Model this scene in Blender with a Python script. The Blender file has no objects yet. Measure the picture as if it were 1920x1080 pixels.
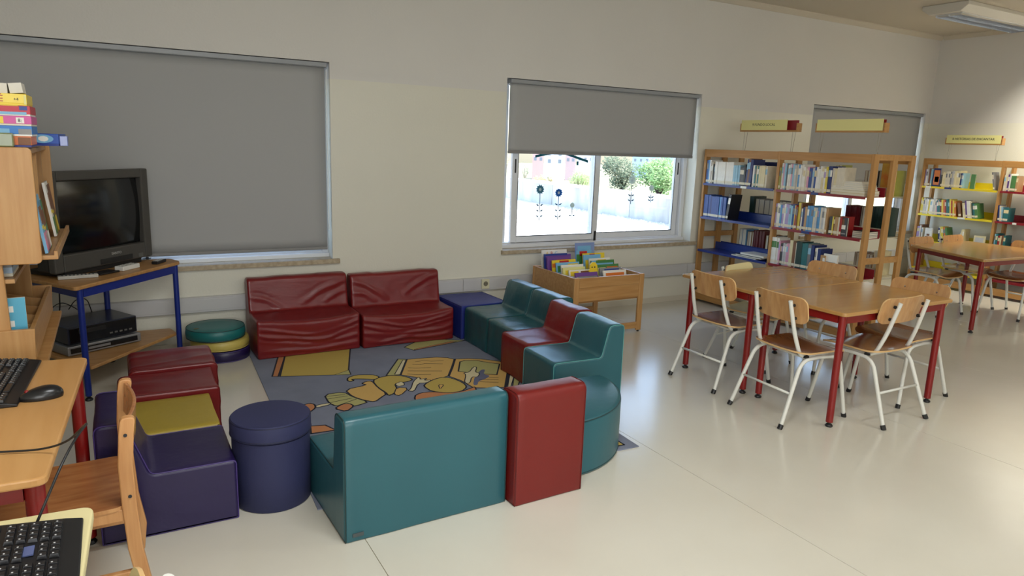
import bpy, bmesh, math, random
from mathutils import Vector, Matrix, noise
random.seed(7)
S = bpy.context.scene
COL = S.collection
PI = math.pi

# ------------------------------------------------------------------ camera, world, lights, exposure
CP = Vector((0, -5.2836, 1.5)); FPX = 1320.13
_y, _p, _r = [math.radians(a) for a in (29.561, 11.497, 1.962)]
FW = Vector((math.sin(_y)*math.cos(_p), math.cos(_y)*math.cos(_p), -math.sin(_p)))
_rt = Vector((math.cos(_y), -math.sin(_y), 0)); _up = _rt.cross(FW)
RT = math.cos(_r)*_rt + math.sin(_r)*_up
UP = -math.sin(_r)*_rt + math.cos(_r)*_up
cam = bpy.data.cameras.new('camera'); cam.lens = FPX/1920*36; cam.sensor_width = 36; cam.clip_end = 1500
co = bpy.data.objects.new('camera', cam); COL.objects.link(co)
m = Matrix.Identity(4)
for i in range(3):
    m[i][0] = RT[i]; m[i][1] = UP[i]; m[i][2] = -FW[i]; m[i][3] = CP[i]
co.matrix_world = m
S.camera = co
S.view_settings.view_transform = 'Standard'; S.view_settings.look = 'None'
S.view_settings.gamma = 1; S.view_settings.use_curve_mapping = False
S.view_settings.exposure = 0.8

w = bpy.data.worlds.new('world'); S.world = w; w.use_nodes = True
nt = w.node_tree; bg = nt.nodes['Background']
sky = nt.nodes.new('ShaderNodeTexSky'); sky.sky_type = 'NISHITA'; sky.sun_disc = False
sky.sun_elevation = math.radians(52); sky.sun_rotation = math.radians(120); sky.air_density = 1.2; sky.dust_density = 2.0
nt.links.new(sky.outputs[0], bg.inputs[0]); bg.inputs[1].default_value = 0.56

def sun(e, d):
    l = bpy.data.lights.new('sun', 'SUN'); l.energy = e; l.angle = 0.01; l.color = (1, .96, .9)
    o = bpy.data.objects.new('sun', l); COL.objects.link(o)
    o.rotation_euler = Vector(d).to_track_quat('-Z', 'Y').to_euler()
sun(4.0, (-0.55, 0.35, -1.0))

def area(name, loc, size, e, d, col=(1, 1, 1)):
    l = bpy.data.lights.new(name, 'AREA'); l.shape = 'RECTANGLE'; l.size = size[0]; l.size_y = size[1]
    l.energy = e; l.color = col
    o = bpy.data.objects.new(name, l); COL.objects.link(o); o.location = loc
    o.rotation_euler = Vector(d).to_track_quat('-Z', 'Z').to_euler()
    return o
# daylight through the windows of the wall behind the photographer
area('daylight_rear_window', (-0.1, -8.9, 1.6), (2.4, 1.4), 48, (0.12, 1, -0.08), (0.95, 0.975, 1.0))
area('daylight_rear_window', (3.6, -8.9, 1.6), (2.4, 1.4), 14, (-0.1, 1, -0.1), (0.95, 0.975, 1.0))
area('daylight_left_window', (-1.24, -6.6, 1.6), (2.0, 1.2), 16, (1, 0.45, -0.2), (0.96, 0.98, 1.0))
for lx, ly, le, lc in ((0.9, -4.1, 26, (.95, .98, 1)), (4.3, -4.1, 9, (1, .98, .93)), (7.6, -4.4, 5, (1, .93, .82)), (0.9, -6.6, 20, (.95, .98, 1)), (4.3, -6.6, 8, (1, .98, .93))):
    area('ceiling_tubes', (lx, ly, 2.86), (1.25, 0.28), le, (0, 0, -1), lc)
wl = area('ceiling_tubes', (8.2, -1.75, 2.86), (1.0, 0.28), 21, (0.35, 0, -1), (1, .95, .8)); wl.data.spread = math.radians(105)

# ------------------------------------------------------------------ helpers
def lin(c):
    return tuple(((v/255)/12.92 if v/255 <= .04045 else ((v/255+.055)/1.055)**2.4) for v in c)

_M = {}
def mat(name, rgb, rough=.5, metal=0, spec=.5, bump=0, bscale=40, stretch=(1, 1, 1), var=0, vscale=4, coat=0, rgb2=None, bdist=.002):
    if name in _M: return _M[name]
    mt = bpy.data.materials.new(name); mt.use_nodes = True; t = mt.node_tree; b = t.nodes['Principled BSDF']
    c = lin(rgb); b.inputs['Base Color'].default_value = (*c, 1); b.inputs['Roughness'].default_value = rough
    b.inputs['Metallic'].default_value = metal; b.inputs['Specular IOR Level'].default_value = spec
    b.inputs['Coat Weight'].default_value = coat; b.inputs['Coat Roughness'].default_value = .15
    if bump or var or rgb2:
        tc = t.nodes.new('ShaderNodeTexCoord'); mp = t.nodes.new('ShaderNodeMapping')
        mp.inputs['Scale'].default_value = stretch; t.links.new(tc.outputs['Object'], mp.inputs['Vector'])
    if var or rgb2:
        n = t.nodes.new('ShaderNodeTexNoise'); n.inputs['Scale'].default_value = vscale; n.inputs['Detail'].default_value = 6
        t.links.new(mp.outputs[0], n.inputs['Vector'])
        r = t.nodes.new('ShaderNodeValToRGB'); r.color_ramp.elements[0].position = .32; r.color_ramp.elements[1].position = .68
        c2 = lin(rgb2) if rgb2 else tuple(min(1, v*(1+var)) for v in c)
        c1 = c if rgb2 else tuple(v*(1-var) for v in c)
        r.color_ramp.elements[0].color = (*c1, 1); r.color_ramp.elements[1].color = (*c2, 1)
        t.links.new(n.outputs['Fac'], r.inputs[0]); t.links.new(r.outputs[0], b.inputs['Base Color'])
    if bump:
        n2 = t.nodes.new('ShaderNodeTexNoise'); n2.inputs['Scale'].default_value = bscale; n2.inputs['Detail'].default_value = 4
        t.links.new(mp.outputs[0], n2.inputs['Vector'])
        bp = t.nodes.new('ShaderNodeBump'); bp.inputs['Strength'].default_value = bump; bp.inputs['Distance'].default_value = bdist
        t.links.new(n2.outputs['Fac'], bp.inputs['Height']); t.links.new(bp.outputs[0], b.inputs['Normal'])
    _M[name] = mt
    return mt

BEECH = mat('beech', (190, 146, 92), .38, rgb2=(172, 124, 70), vscale=3, stretch=(1, 14, 14), bump=.1, bscale=30)
BEECHV = mat('beech_upright', (194, 150, 96), .4, rgb2=(178, 130, 76), vscale=3, stretch=(14, 14, 1), bump=.1, bscale=30)
SHELFWOOD = mat('bookcase_oak', (184, 138, 80), .42, rgb2=(168, 120, 64), vscale=3, stretch=(14, 14, 1), bump=.1, bscale=30)
SHELFWOODH = mat('bookcase_oak_rail', (184, 138, 80), .42, rgb2=(168, 120, 64), vscale=3, stretch=(10, 1, 14), bump=.1, bscale=30)
TABLETOP = mat('table_laminate', (186, 142, 84), .22, rgb2=(178, 133, 76), vscale=2.0, stretch=(1.2, 10, 10), coat=.3)
DESKTOP = mat('desk_laminate', (206, 158, 100), .35, rgb2=(196, 146, 88), vscale=2.5, stretch=(9, 1, 9))
CREAMTOP = mat('cream_laminate', (224, 212, 160), .4)
SEATPLY = mat('seat_plywood', (150, 92, 50), .2, rgb2=(126, 72, 36), vscale=4, stretch=(1, 10, 10), coat=.4)
BACKPLY = mat('back_plywood', (204, 158, 106), .3, rgb2=(182, 132, 82), vscale=4, stretch=(10, 10, 1), coat=.2)
CREAMPLY = mat('cream_plywood', (222, 210, 158), .35)
PINE = mat('chair_beech', (212, 160, 106), .35, rgb2=(192, 136, 84), vscale=4, stretch=(12, 12, 1))
PINESEAT = mat('chair_seat_beech', (186, 126, 76), .25, rgb2=(158, 98, 54), vscale=4, stretch=(1.5, 9, 9), coat=.3)
WHITESTEEL = mat('white_steel', (222, 222, 214), .28)
REDSTEEL = mat('red_steel', (130, 20, 18), .3)
BLUESTEEL = mat('blue_steel', (22, 44, 128), .35)
BLACKP = mat('black_plastic', (24, 24, 26), .45)
CHROME = mat('chrome', (220, 220, 220), .15, metal=1)
TEAL = mat('teal_vinyl', (42, 94, 104), .33, bump=.25, bscale=9, stretch=(1, 1, .6), var=.06, vscale=2, bdist=.01)
TEALD = mat('dark_teal_vinyl', (30, 84, 92), .3, bump=.45, bscale=12, stretch=(1, 1, .5), var=.08, vscale=3, bdist=.012)
RED = mat('red_vinyl', (118, 24, 25), .33, bump=.4, bscale=12, var=.06, vscale=2, bdist=.01)
REDD = mat('dark_red_vinyl', (118, 28, 30), .32, bump=.3, bscale=8, stretch=(.6, .8, 1.6), var=.1, vscale=4, bdist=.014)
REDB = mat('bright_red_vinyl', (114, 24, 20), .4, bump=.25, bscale=9, var=.05, vscale=2, bdist=.01)
PURPLE = mat('purple_vinyl', (34, 23, 70), .38, bump=.3, bscale=10, var=.06, vscale=2, bdist=.01)
YELLOW = mat('yellow_vinyl', (164, 142, 48), .42, bump=.3, bscale=12, var=.05, vscale=2, bdist=.01)
YELLOWP = mat('pale_yellow_vinyl', (196, 178, 92), .4)
NAVY = mat('navy_canvas', (42, 46, 84), .7, bump=.2, bscale=250, var=.05)
BLUEV = mat('blue_vinyl', (32, 46, 128), .45, bump=.3, bscale=12, bdist=.01)
SEAMD = mat('seam_dark', (30, 60, 62), .5)
SEAMP = mat('seam_purple', (70, 54, 118), .4)
PAPER = mat('paper', (226, 220, 202), .8)
CARD = mat('yellow_card', (226, 220, 148), .6)
INK = mat('ink', (40, 44, 50), .6)
WHITEP = mat('white_plastic', (226, 226, 220), .4)
DUCT = mat('duct_plastic', (196, 196, 196), .35)
ALU = mat('white_aluminium', (222, 224, 226), .35)
SEAL = mat('rubber_seal', (20, 22, 26), .6)
STONE = mat('sill_stone', (186, 172, 146), .4, rgb2=(160, 144, 118), vscale=30, bump=.2, bscale=80)

def new(bm_or_me, name, mats, parent=None, smooth=False, bevel=0, bseg=2, loc=None, rot=None, auto=None):
    if isinstance(bm_or_me, bmesh.types.BMesh):
        me = bpy.data.meshes.new(name)
        bmesh.ops.recalc_face_normals(bm_or_me, faces=bm_or_me.faces)
        bm_or_me.to_mesh(me); bm_or_me.free()
        for mm in (mats if isinstance(mats, (list, tuple)) else [mats]): me.materials.append(mm)
        if smooth:
            for p in me.polygons: p.use_smooth = True
            if auto is not None:
                try: me.set_sharp_from_angle(angle=math.radians(auto))
                except Exception: pass
    else: me = bm_or_me
    o = bpy.data.objects.new(name, me); COL.objects.link(o)
    if parent is not None: o.parent = parent
    if loc is not None: o.location = loc
    if rot is not None: o.rotation_euler = rot
    if bevel:
        b = o.modifiers.new('bevel', 'BEVEL'); b.width = bevel; b.segments = bseg; b.limit_method = 'ANGLE'; b.angle_limit = math.radians(40)
    return o

def tag(o, label=None, cat=None, group=None, kind=None):
    if label: o['label'] = label
    if cat: o['category'] = cat
    if group: o['group'] = group
    if kind: o['kind'] = kind
    return o

def thing(name, label, cat, loc=(0, 0, 0), rz=0, group=None):
    o = bpy.data.objects.new(name, None); COL.objects.link(o); o.empty_display_size = .1
    o.location = loc; o.rotation_euler = (0, 0, rz)
    return tag(o, label, cat, group)

def copy_tree(o, parent=None):
    c = o.copy(); COL.objects.link(c)
    if parent is not None: c.parent = parent
    for ch in KIDS.get(o.name, []): copy_tree_child(ch, c)
    return c
KIDS = {}
def copy_tree_child(o, parent):
    c = o.copy(); COL.objects.link(c); c.parent = parent
    for ch in KIDS.get(o.name, []): copy_tree_child(ch, c)
def index_kids(root):
    bpy.context.view_layer.update()
    def rec(o):
        KIDS[o.name] = list(o.children)
        for c in o.children: rec(c)
    rec(root)

def BM(): return bmesh.new()
def box(bm, x0, x1, y0, y1, z0, z1, mi=0, M=None):
    vs = [bm.verts.new(v) for v in ((x0,y0,z0),(x1,y0,z0),(x1,y1,z0),(x0,y1,z0),(x0,y0,z1),(x1,y0,z1),(x1,y1,z1),(x0,y1,z1))]
    if M is not None:
        for v in vs: v.co = M @ v.co
    for f in ((0,3,2,1),(4,5,6,7),(0,1,5,4),(1,2,6,5),(2,3,7,6),(3,0,4,7)):
        fc = bm.faces.new([vs[i] for i in f]); fc.material_index = mi
    return vs
def prism(bm, pts, axis, a, b, mi=0):
    """pts 2d, extruded along axis 'x','y','z' from a to b"""
    def v(p, t): return {'x': (t, p[0], p[1]), 'y': (p[0], t, p[1]), 'z': (p[0], p[1], t)}[axis]
    A = [bm.verts.new(v(p, a)) for p in pts]; B = [bm.verts.new(v(p, b)) for p in pts]
    n = len(pts)
    for i in range(n):
        f = bm.faces.new((A[i], A[(i+1) % n], B[(i+1) % n], B[i])); f.material_index = mi
    f = bm.faces.new(A); f.material_index = mi
    f = bm.faces.new(list(reversed(B))); f.material_index = mi
def fillet(pts, r, n=6):
    out = [Vector(pts[0])]
    for i in range(1, len(pts)-1):
        p = Vector(pts[i]); a = (Vector(pts[i-1])-p); b = (Vector(pts[i+1])-p)
        d = min(r, a.length*.49, b.length*.49)
        A = p+a.normalized()*d; B = p+b.normalized()*d
        for k in range(n+1):
            t = k/n; out.append((1-t)**2*A + 2*t*(1-t)*p + t*t*B)
    out.append(Vector(pts[-1])); return out
def tube(bm, pts, r, seg=10, closed=False, mi=0, r2=None):
    pts = [Vector(p) for p in pts]; n = len(pts); rings = []
    N = None
    for i in range(n):
        if closed: t = (pts[(i+1) % n]-pts[i-1]).normalized()
        else: t = (pts[min(i+1, n-1)]-pts[max(i-1, 0)]).normalized()
        if N is None:
            N = t.orthogonal().normalized()
        else:
            N = (N - t*N.dot(t)); N = N.normalized() if N.length > 1e-6 else t.orthogonal().normalized()
        Bn = t.cross(N); rr = r if r2 is None else r+(r2-r)*i/(n-1)
        rings.append([bm.verts.new(pts[i]+rr*(math.cos(a)*N+math.sin(a)*Bn)) for a in [2*PI*k/seg for k in range(seg)]])
    for i in range(n if closed else n-1):
        A = rings[i]; B = rings[(i+1) % n]
        for k in range(seg):
            f = bm.faces.new((A[k], A[(k+1) % seg], B[(k+1) % seg], B[k])); f.material_index = mi
    if not closed:
        for R_ in (rings[0], rings[-1]):
            f = bm.faces.new(R_); f.material_index = mi
def lathe(bm, prof, c=(0, 0), seg=40, mi=0):
    """prof list of (r,z)"""
    rings = []
    for r, z in prof:
        if r < 1e-5: rings.append([bm.verts.new((c[0], c[1], z))])
        else: rings.append([bm.verts.new((c[0]+r*math.cos(2*PI*k/seg), c[1]+r*math.sin(2*PI*k/seg), z)) for k in range(seg)])
    for A, B in zip(rings, rings[1:]):
        for k in range(seg):
            k2 = (k+1) % seg
            if len(A) == 1 and len(B) == 1: continue
            if len(A) == 1: f = bm.faces.new((A[0], B[k2], B[k]))
            elif len(B) == 1: f = bm.faces.new((A[k], A[k2], B[0]))
            else: f = bm.faces.new((A[k], A[k2], B[k2], B[k]))
            f.material_index = mi
def circ(r, n=40, z=0, c=(0, 0)): return [(c[0]+r*math.cos(2*PI*k/n), c[1]+r*math.sin(2*PI*k/n), z) for k in range(n)]

def text(s, size, m_, parent, loc, rot, ext=.0004, name='lettering', sx=1.0, align='CENTER'):
    cu = bpy.data.curves.new('text', 'FONT'); cu.body = s; cu.size = size; cu.extrude = ext; cu.align_x = align; cu.align_y = 'CENTER'
    cu.resolution_u = 2
    t = bpy.data.objects.new('tmp', cu); COL.objects.link(t)
    dg = bpy.context.evaluated_depsgraph_get(); me = bpy.data.meshes.new_from_object(t.evaluated_get(dg))
    bpy.data.objects.remove(t); bpy.data.curves.remove(cu)
    me.materials.clear(); me.materials.append(m_)
    o = bpy.data.objects.new(name, me); COL.objects.link(o); o.parent = parent; o.location = loc; o.rotation_euler = rot; o.scale = (sx, 1, 1)
    return o

def on_floor(px, py, z=0.0):
    v = FW + (px-960)/FPX*RT - (py-540)/FPX*UP
    return CP + v*((z-CP.z)/v.z)
def along(px, py, dist):
    v = FW + (px-960)/FPX*RT - (py-540)/FPX*UP
    return CP + v.normalized()*dist

# ------------------------------------------------------------------ the room
XL, XR, YB, YF, ZC = -1.3, 8.82, 0.0, -9.0, 2.95
WT = 0.28
WINS = [(-1.05, 1.418), (2.885, 5.045), (6.68, 8.735)]
ZS, ZT = 0.605, 2.04

def wall_paint():
    mt = bpy.data.materials.new('wall_paint'); mt.use_nodes = True; t = mt.node_tree; b = t.nodes['Principled BSDF']
    tc = t.nodes.new('ShaderNodeTexCoord'); sp = t.nodes.new('ShaderNodeSeparateXYZ'); t.links.new(tc.outputs['Object'], sp.inputs[0])
    ms = t.nodes.new('ShaderNodeMath'); ms.operation = 'GREATER_THAN'; ms.inputs[1].default_value = 1.925; t.links.new(sp.outputs[2], ms.inputs[0])
    mx = t.nodes.new('ShaderNodeMix'); mx.data_type = 'RGBA'
    mx.inputs['A'].default_value = (*lin((222, 220, 206)), 1); mx.inputs['B'].default_value = (*lin((218, 216, 211)), 1)
    t.links.new(ms.outputs[0], mx.inputs['Factor']); 
    n = t.nodes.new('ShaderNodeTexNoise'); n.inputs['Scale'].default_value = 1.3; n.inputs['Detail'].default_value = 5; t.links.new(tc.outputs['Object'], n.inputs['Vector'])
    mr = t.nodes.new('ShaderNodeMapRange'); mr.inputs['To Min'].default_value = .95; mr.inputs['To Max'].default_value = 1.04; t.links.new(n.outputs['Fac'], mr.inputs['Value'])
    mm = t.nodes.new('ShaderNodeVectorMath'); mm.operation = 'SCALE'; t.links.new(mx.outputs['Result'], mm.inputs[0]); t.links.new(mr.outputs[0], mm.inputs['Scale'])
    t.links.new(mm.outputs[0], b.inputs['Base Color'])
    rr = t.nodes.new('ShaderNodeMapRange'); rr.inputs['To Min'].default_value = .32; rr.inputs['To Max'].default_value = .85
    t.links.new(ms.outputs[0], rr.inputs['Value']); t.links.new(rr.outputs[0], b.inputs['Roughness'])
    n2 = t.nodes.new('ShaderNodeTexNoise'); n2.inputs['Scale'].default_value = 70; n2.inputs['Detail'].default_value = 3; t.links.new(tc.outputs['Object'], n2.inputs['Vector'])
    bp = t.nodes.new('ShaderNodeBump'); bp.inputs['Strength'].default_value = .35; bp.inputs['Distance'].default_value = .003
    t.links.new(n2.outputs['Fac'], bp.inputs['Height']); t.links.new(bp.outputs[0], b.inputs['Normal'])
    return mt
WALL = wall_paint()
CEIL = mat('ceiling_paint', (204, 196, 180), .9)

bm = BM()
xs = [XL-.2] + [v for wn in WINS for v in wn] + [XR+.2]
for i in range(0, len(xs), 2): box(bm, xs[i], xs[i+1], YB, WT, 0, ZC+.2)
for a, b in WINS:
    box(bm, a, b, YB, WT, -.1, ZS-.035); box(bm, a, b, YB, WT, ZT, ZC+.2)
tag(new(bm, 'wall_back', WALL), kind='structure', label='long wall with three windows, cream gloss paint below white')
bm = BM(); box(bm, XR, XR+.2, YF, WT, 0, ZC+.2); tag(new(bm, 'wall_right', WALL), kind='structure')
bm = BM(); box(bm, XL-.2, XL, YF, YB, 0, ZC+.2); tag(new(bm, 'wall_left', WALL), kind='structure')
bm = BM(); box(bm, XL-.2, XR+.2, YF-.2, YF, 0, ZC+.2); tag(new(bm, 'wall_front', WALL), kind='structure')
bm = BM(); box(bm, XL-.2, XR+.2, YF-.2, WT, ZC, ZC+.2); tag(new(bm, 'ceiling', CEIL), kind='structure')
# cove between wall and ceiling
bm = BM(); prism(bm, [(0, ZC), (0, ZC-.05), (-.012, ZC-.05), (-.03, ZC-.03), (-.045, ZC-.012), (-.045, ZC)], 'x', XL, XR)
tag(new(bm, 'trim_1', CEIL), kind='structure')
bm = BM(); prism(bm, [(XR, ZC), (XR, ZC-.05), (XR-.012, ZC-.05), (XR-.03, ZC-.03), (XR-.045, ZC-.012), (XR-.045, ZC)], 'y', YF, -.046)
tag(new(bm, 'trim_2', CEIL), kind='structure')

# floor: sheets of pale vinyl laid side by side, thin joints between them
FLOOR = mat('pale_vinyl', (220, 216, 202), .2, rgb2=(214, 209, 194), vscale=1.6, spec=.5, bump=.03, bscale=3, bdist=.01, coat=.25)
FSUB = mat('joint_filler', (168, 158, 132), .6)
bm = BM(); box(bm, XL-.2, XR+.2, YF-.2, WT, -.1, -.004)
fl = tag(new(bm, 'floor', FSUB), kind='structure')
x = .748-1.555*2; first = None
while x < XR:
    a, b = max(x, XL)+.0015, min(x+1.555, XR)-.0015
    if b > a:
        bm = BM(); box(bm, a, b, YF, YB-.0, -.004, 0); new(bm, 'vinyl_sheet', FLOOR, fl)
    x += 1.555
bm = BM(); box(bm, XL, XR, -.008, 0, 0, .055)
tag(new(bm, 'baseboard_back', mat('skirting', (206, 200, 184), .4), bevel=.002), kind='structure')
bm = BM(); box(bm, XR-.008, XR, YF, -.008, 0, .055)
tag(new(bm, 'baseboard_right', mat('skirting', (206, 200, 184), .4), bevel=.002), kind='structure')

def glass_mat():
    mt = bpy.data.materials.new('window_glass'); mt.use_nodes = True; t = mt.node_tree
    for n in list(t.nodes): t.nodes.remove(n)
    o = t.nodes.new('ShaderNodeOutputMaterial'); mx = t.nodes.new('ShaderNodeMixShader'); tr = t.nodes.new('ShaderNodeBsdfTransparent')
    gl = t.nodes.new('ShaderNodeBsdfGlossy'); gl.inputs['Roughness'].default_value = .01; lw = t.nodes.new('ShaderNodeLayerWeight'); lw.inputs[0].default_value = .5; pw_ = t.nodes.new('ShaderNodeMath'); pw_.operation = 'POWER'; pw_.inputs[1].default_value = 5; fr = t.nodes.new('ShaderNodeMath'); fr.operation = 'MULTIPLY_ADD'; fr.inputs[1].default_value = .9; fr.inputs[2].default_value = .05
    t.links.new(lw.outputs['Facing'], pw_.inputs[0]); t.links.new(pw_.outputs[0], fr.inputs[0])
    tr.inputs[0].default_value = (.93, .95, .97, 1)
    t.links.new(fr.outputs[0], mx.inputs[0]); t.links.new(tr.outputs[0], mx.inputs[1]); t.links.new(gl.outputs[0], mx.inputs[2]); t.links.new(mx.outputs[0], o.inputs[0])
    return mt
GLASS = glass_mat()

def frame_box(bm, x0, x1, z0, z1, y0, y1, wl, wr, wb, wt, mi=0):
    box(bm, x0, x0+wl, y0, y1, z0, z1, mi); box(bm, x1-wr, x1, y0, y1, z0, z1, mi)
    box(bm, x0+wl, x1-wr, y0, y1, z0, z0+wb, mi); box(bm, x0+wl, x1-wr, y0, y1, z1-wt, z1, mi)

def window(n, x0, x1, sill_over=.06):
    root = thing('window_%d' % n, None, None); tag(root, kind='structure')
    bm = BM(); frame_box(bm, x0, x1, ZS, ZT, .13, .22, .045, .045, .045, .045)
    box(bm, x0, x1, .095, .13, ZS, ZS+.03)
    new(bm, 'window_frame', ALU, root, bevel=.003)
    xm = (x0+x1)/2-.02
    for (a, b, y) in ((x0+.15, xm+.03, .130), (xm-.03, x1-.05, .172)):
        bm = BM(); frame_box(bm, a, b, ZS+.032, ZT-.046, y, y+.038, .058, .062, .065, .055)
        sash = new(bm, 'sash', ALU, root, bevel=.004)
        bm = BM(); frame_box(bm, a+.056, b-.060, ZS+.095, ZT-.099, y-.0015, y+.004, .004, .004, .006, .004)
        new(bm, 'seal', SEAL, sash)
        bm = BM(); box(bm, a+.058, b-.062, y+.017, y+.022, ZS+.096, ZT-.1)
        new(bm, 'pane', GLASS, sash)
        hx = a+.022 if y < .15 else b-.034
        bm = BM(); box(bm, hx, hx+.012, y-.006, y+.001, 1.26, 1.38); new(bm, 'latch', BLACKP, sash, bevel=.002)
    bm = BM(); box(bm, x0+.078, x0+.118, .175, .205, ZS+.032, ZT-.046); new(bm, 'stile', ALU, root, bevel=.003)
    bm = BM(); box(bm, xm-.006, xm+.012, .118, .129, ZS+.03, ZS+.12); new(bm, 'stop_block', BLACKP, root)
    bm = BM(); box(bm, x0-.0, x1+.0, 0, .13, ZS-.035, ZS); box(bm, x0-.012, x1+sill_over, -.03, -.0005, ZS-.035, ZS)
    new(bm, 'window_sill', STONE, root, bevel=.003)
    return root
window(1, *WINS[0], .05); window(2, *WINS[1], .06); window(3, *WINS[2], .03)

def blind_mat():
    mt = bpy.data.materials.new('blind_fabric'); mt.use_nodes = True; t = mt.node_tree; b = t.nodes['Principled BSDF']; o = t.nodes['Material Output']
    c = lin((170, 171, 171)); b.inputs['Base Color'].default_value = (*c, 1); b.inputs['Roughness'].default_value = .6
    tl = t.nodes.new('ShaderNodeBsdfTranslucent'); tl.inputs[0].default_value = (*lin((120, 118, 116)), 1)
    mx = t.nodes.new('ShaderNodeMixShader'); mx.inputs[0].default_value = .06
    t.links.new(b.outputs[0], mx.inputs[1]); t.links.new(tl.outputs[0], mx.inputs[2]); t.links.new(mx.outputs[0], o.inputs[0])
    tc = t.nodes.new('ShaderNodeTexCoord')
    n = t.nodes.new('ShaderNodeTexNoise'); n.inputs['Scale'].default_value = 350; t.links.new(tc.outputs['Object'], n.inputs['Vector'])
    bp = t.nodes.new('ShaderNodeBump'); bp.inputs['Strength'].default_value = .25; bp.inputs['Distance'].default_value = .001
    t.links.new(n.outputs['Fac'], bp.inputs['Height']); t.links.new(bp.outputs[0], b.inputs['Normal'])
    return mt
BLIND = blind_mat()
HEM = mat('blind_hem', (136, 136, 135), .6)
def blind(x0, x1, zb, label):
    r = thing('roller_blind', label, 'blind', (0, 0, 0))
    bm = BM(); prism(bm, [(.010, ZT-.034), (.010, ZT-.005), (.05, ZT-.002), (.085, ZT-.005), (.085, ZT-.04), (.02, ZT-.04)], 'x', x0-.0, x1+.01)
    new(bm, 'cassette', mat('cassette_grey', (150, 154, 158), .35), r, bevel=.002)
    bm = BM(); nx, nz = 24, 20; vs = []
    for k in range(nz+1):
        row = []
        for i in range(nx+1):
            u, v = i/nx, k/nz
            y = .034+.004*noise.noise(Vector((u*6, v*3, x0)))*v
            row.append(bm.verts.new((x0+u*(x1-x0), y, (ZT-.038)*(1-v)+(zb+.02)*v)))
        vs.append(row)
    for k in range(nz):
        for i in range(nx): bm.faces.new((vs[k][i], vs[k][i+1], vs[k+1][i+1], vs[k+1][i]))
    f = new(bm, 'fabric', BLIND, r, smooth=True)
    sm = f.modifiers.new('thickness', 'SOLIDIFY'); sm.thickness = .0008
    bm = BM(); box(bm, x0, x1, .026, .042, zb, zb+.022); new(bm, 'bottom_bar', HEM, r, bevel=.004)
    bm = BM(); tube(bm, [(x1+.014, .03, ZT-.05), (x1+.014, .03, zb+.15)], .0022, 6); tube(bm, [(x1+.014, .045, ZT-.05), (x1+.014, .045, zb+.15)], .0022, 6)
    new(bm, 'pull_chain', WHITEP, r)
blind(WINS[0][0]+.01, WINS[0][1]-.03, .672, 'grey roller blind lowered almost to the sill of the left window')
blind(WINS[1][0]+.045, WINS[1][1]-.03, 1.428, 'grey roller blind half lowered over the middle window')
blind(WINS[2][0]+.015, WINS[2][1]-.035, 1.19, 'grey roller blind in the right window behind the bookcase')

# drawings stuck on the inside of the panes of the middle window
def sticker(name, rgb):
    mt = mat(name, rgb, .5); t = mt.node_tree; b = t.nodes['Principled BSDF']; o = t.nodes['Material Output']
    tl = t.nodes.new('ShaderNodeBsdfTranslucent'); tl.inputs[0].default_value = (*lin(rgb), 1); mx = t.nodes.new('ShaderNodeMixShader'); mx.inputs[0].default_value = .7
    t.links.new(b.outputs[0], mx.inputs[1]); t.links.new(tl.outputs[0], mx.inputs[2]); t.links.new(mx.outputs[0], o.inputs[0]); return mt
STEM = sticker('sticker_stem', (64, 108, 124))
def flower(cx, cz, r, zb, leaves, mt, label, y=.1455):
    t = thing('flower_sticker', label, 'sticker', (cx, y, cz))
    bm = BM(); pts = []
    n = 11
    for k in range(2*n):
        a = 2*PI*k/(2*n)+.1; rr = r if k % 2 == 0 else r*.74
        pts.append((rr*math.cos(a), rr*math.sin(a)))
    prism(bm, pts, 'y', 0, -.001); new(bm, 'petals', mt, t)
    bm = BM(); prism(bm, [(r*.3*math.cos(a), r*.3*math.sin(a)) for a in [2*PI*k/12 for k in range(12)]], 'y', -.0011, -.0018); new(bm, 'centre', mat('sticker_centre', (190, 206, 210), .5), t)
    bm = BM(); box(bm, -.003, .003, -.001, 0, zb-cz, -r*.9); new(bm, 'stem', STEM, t)
    for lz in leaves:
        for s in (-1, 1):
            bm = BM(); prism(bm, [(s*.004, lz-cz), (s*.02, lz-cz-.003), (s*.038, lz-cz+.012), (s*.03, lz-cz+.014), (s*.015, lz-cz+.01)], 'y', 0, -.001)
            new(bm, 'leaf', STEM, t)
SB = sticker('sticker_blue', (60, 116, 160)); SG = sticker('sticker_grey_blue', (96, 136, 142)); SW = sticker('sticker_pale', (190, 196, 186))
flower(3.335, 1.115, .045, .835, (.87, .92, .97), SG, 'pale blue flower sticker with a tall leafy stem on left pane')
flower(3.535, 1.085, .042, .84, (.865, .92, .975), SB, 'bright blue flower sticker in the middle of the left pane')
flower(3.69, .97, .028, .85, (.87,), SW, 'small whitish flower sticker low on the left pane')
flower(4.405, 1.20, .045, .97, (1.0, 1.05), SW, 'whitish flower sticker left on the right pane', y=.187)
flower(4.655, 1.125, .035, .985, (1.0, 1.03), SW, 'smaller whitish flower sticker right on the right pane', y=.187)
bm = BM()
for (a, b) in (((3.27, 1.395), (3.52, 1.445)), ((3.52, 1.445), (3.84, 1.36))):
    prism(bm, [(a[0], a[1]), (b[0], b[1]), (b[0], b[1]+.022), (a[0], a[1]+.022)], 'y', .1455, .1445)
prism(bm, [(3.715, 1.335), (3.735, 1.335), (3.735, 1.37), (3.715, 1.37)], 'y', .1455, .1445)
tag(new(bm, 'roof_sticker', sticker('sticker_teal', (48, 112, 116))), 'teal gable roof outline stuck on the left pane under blind', 'sticker')

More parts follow.
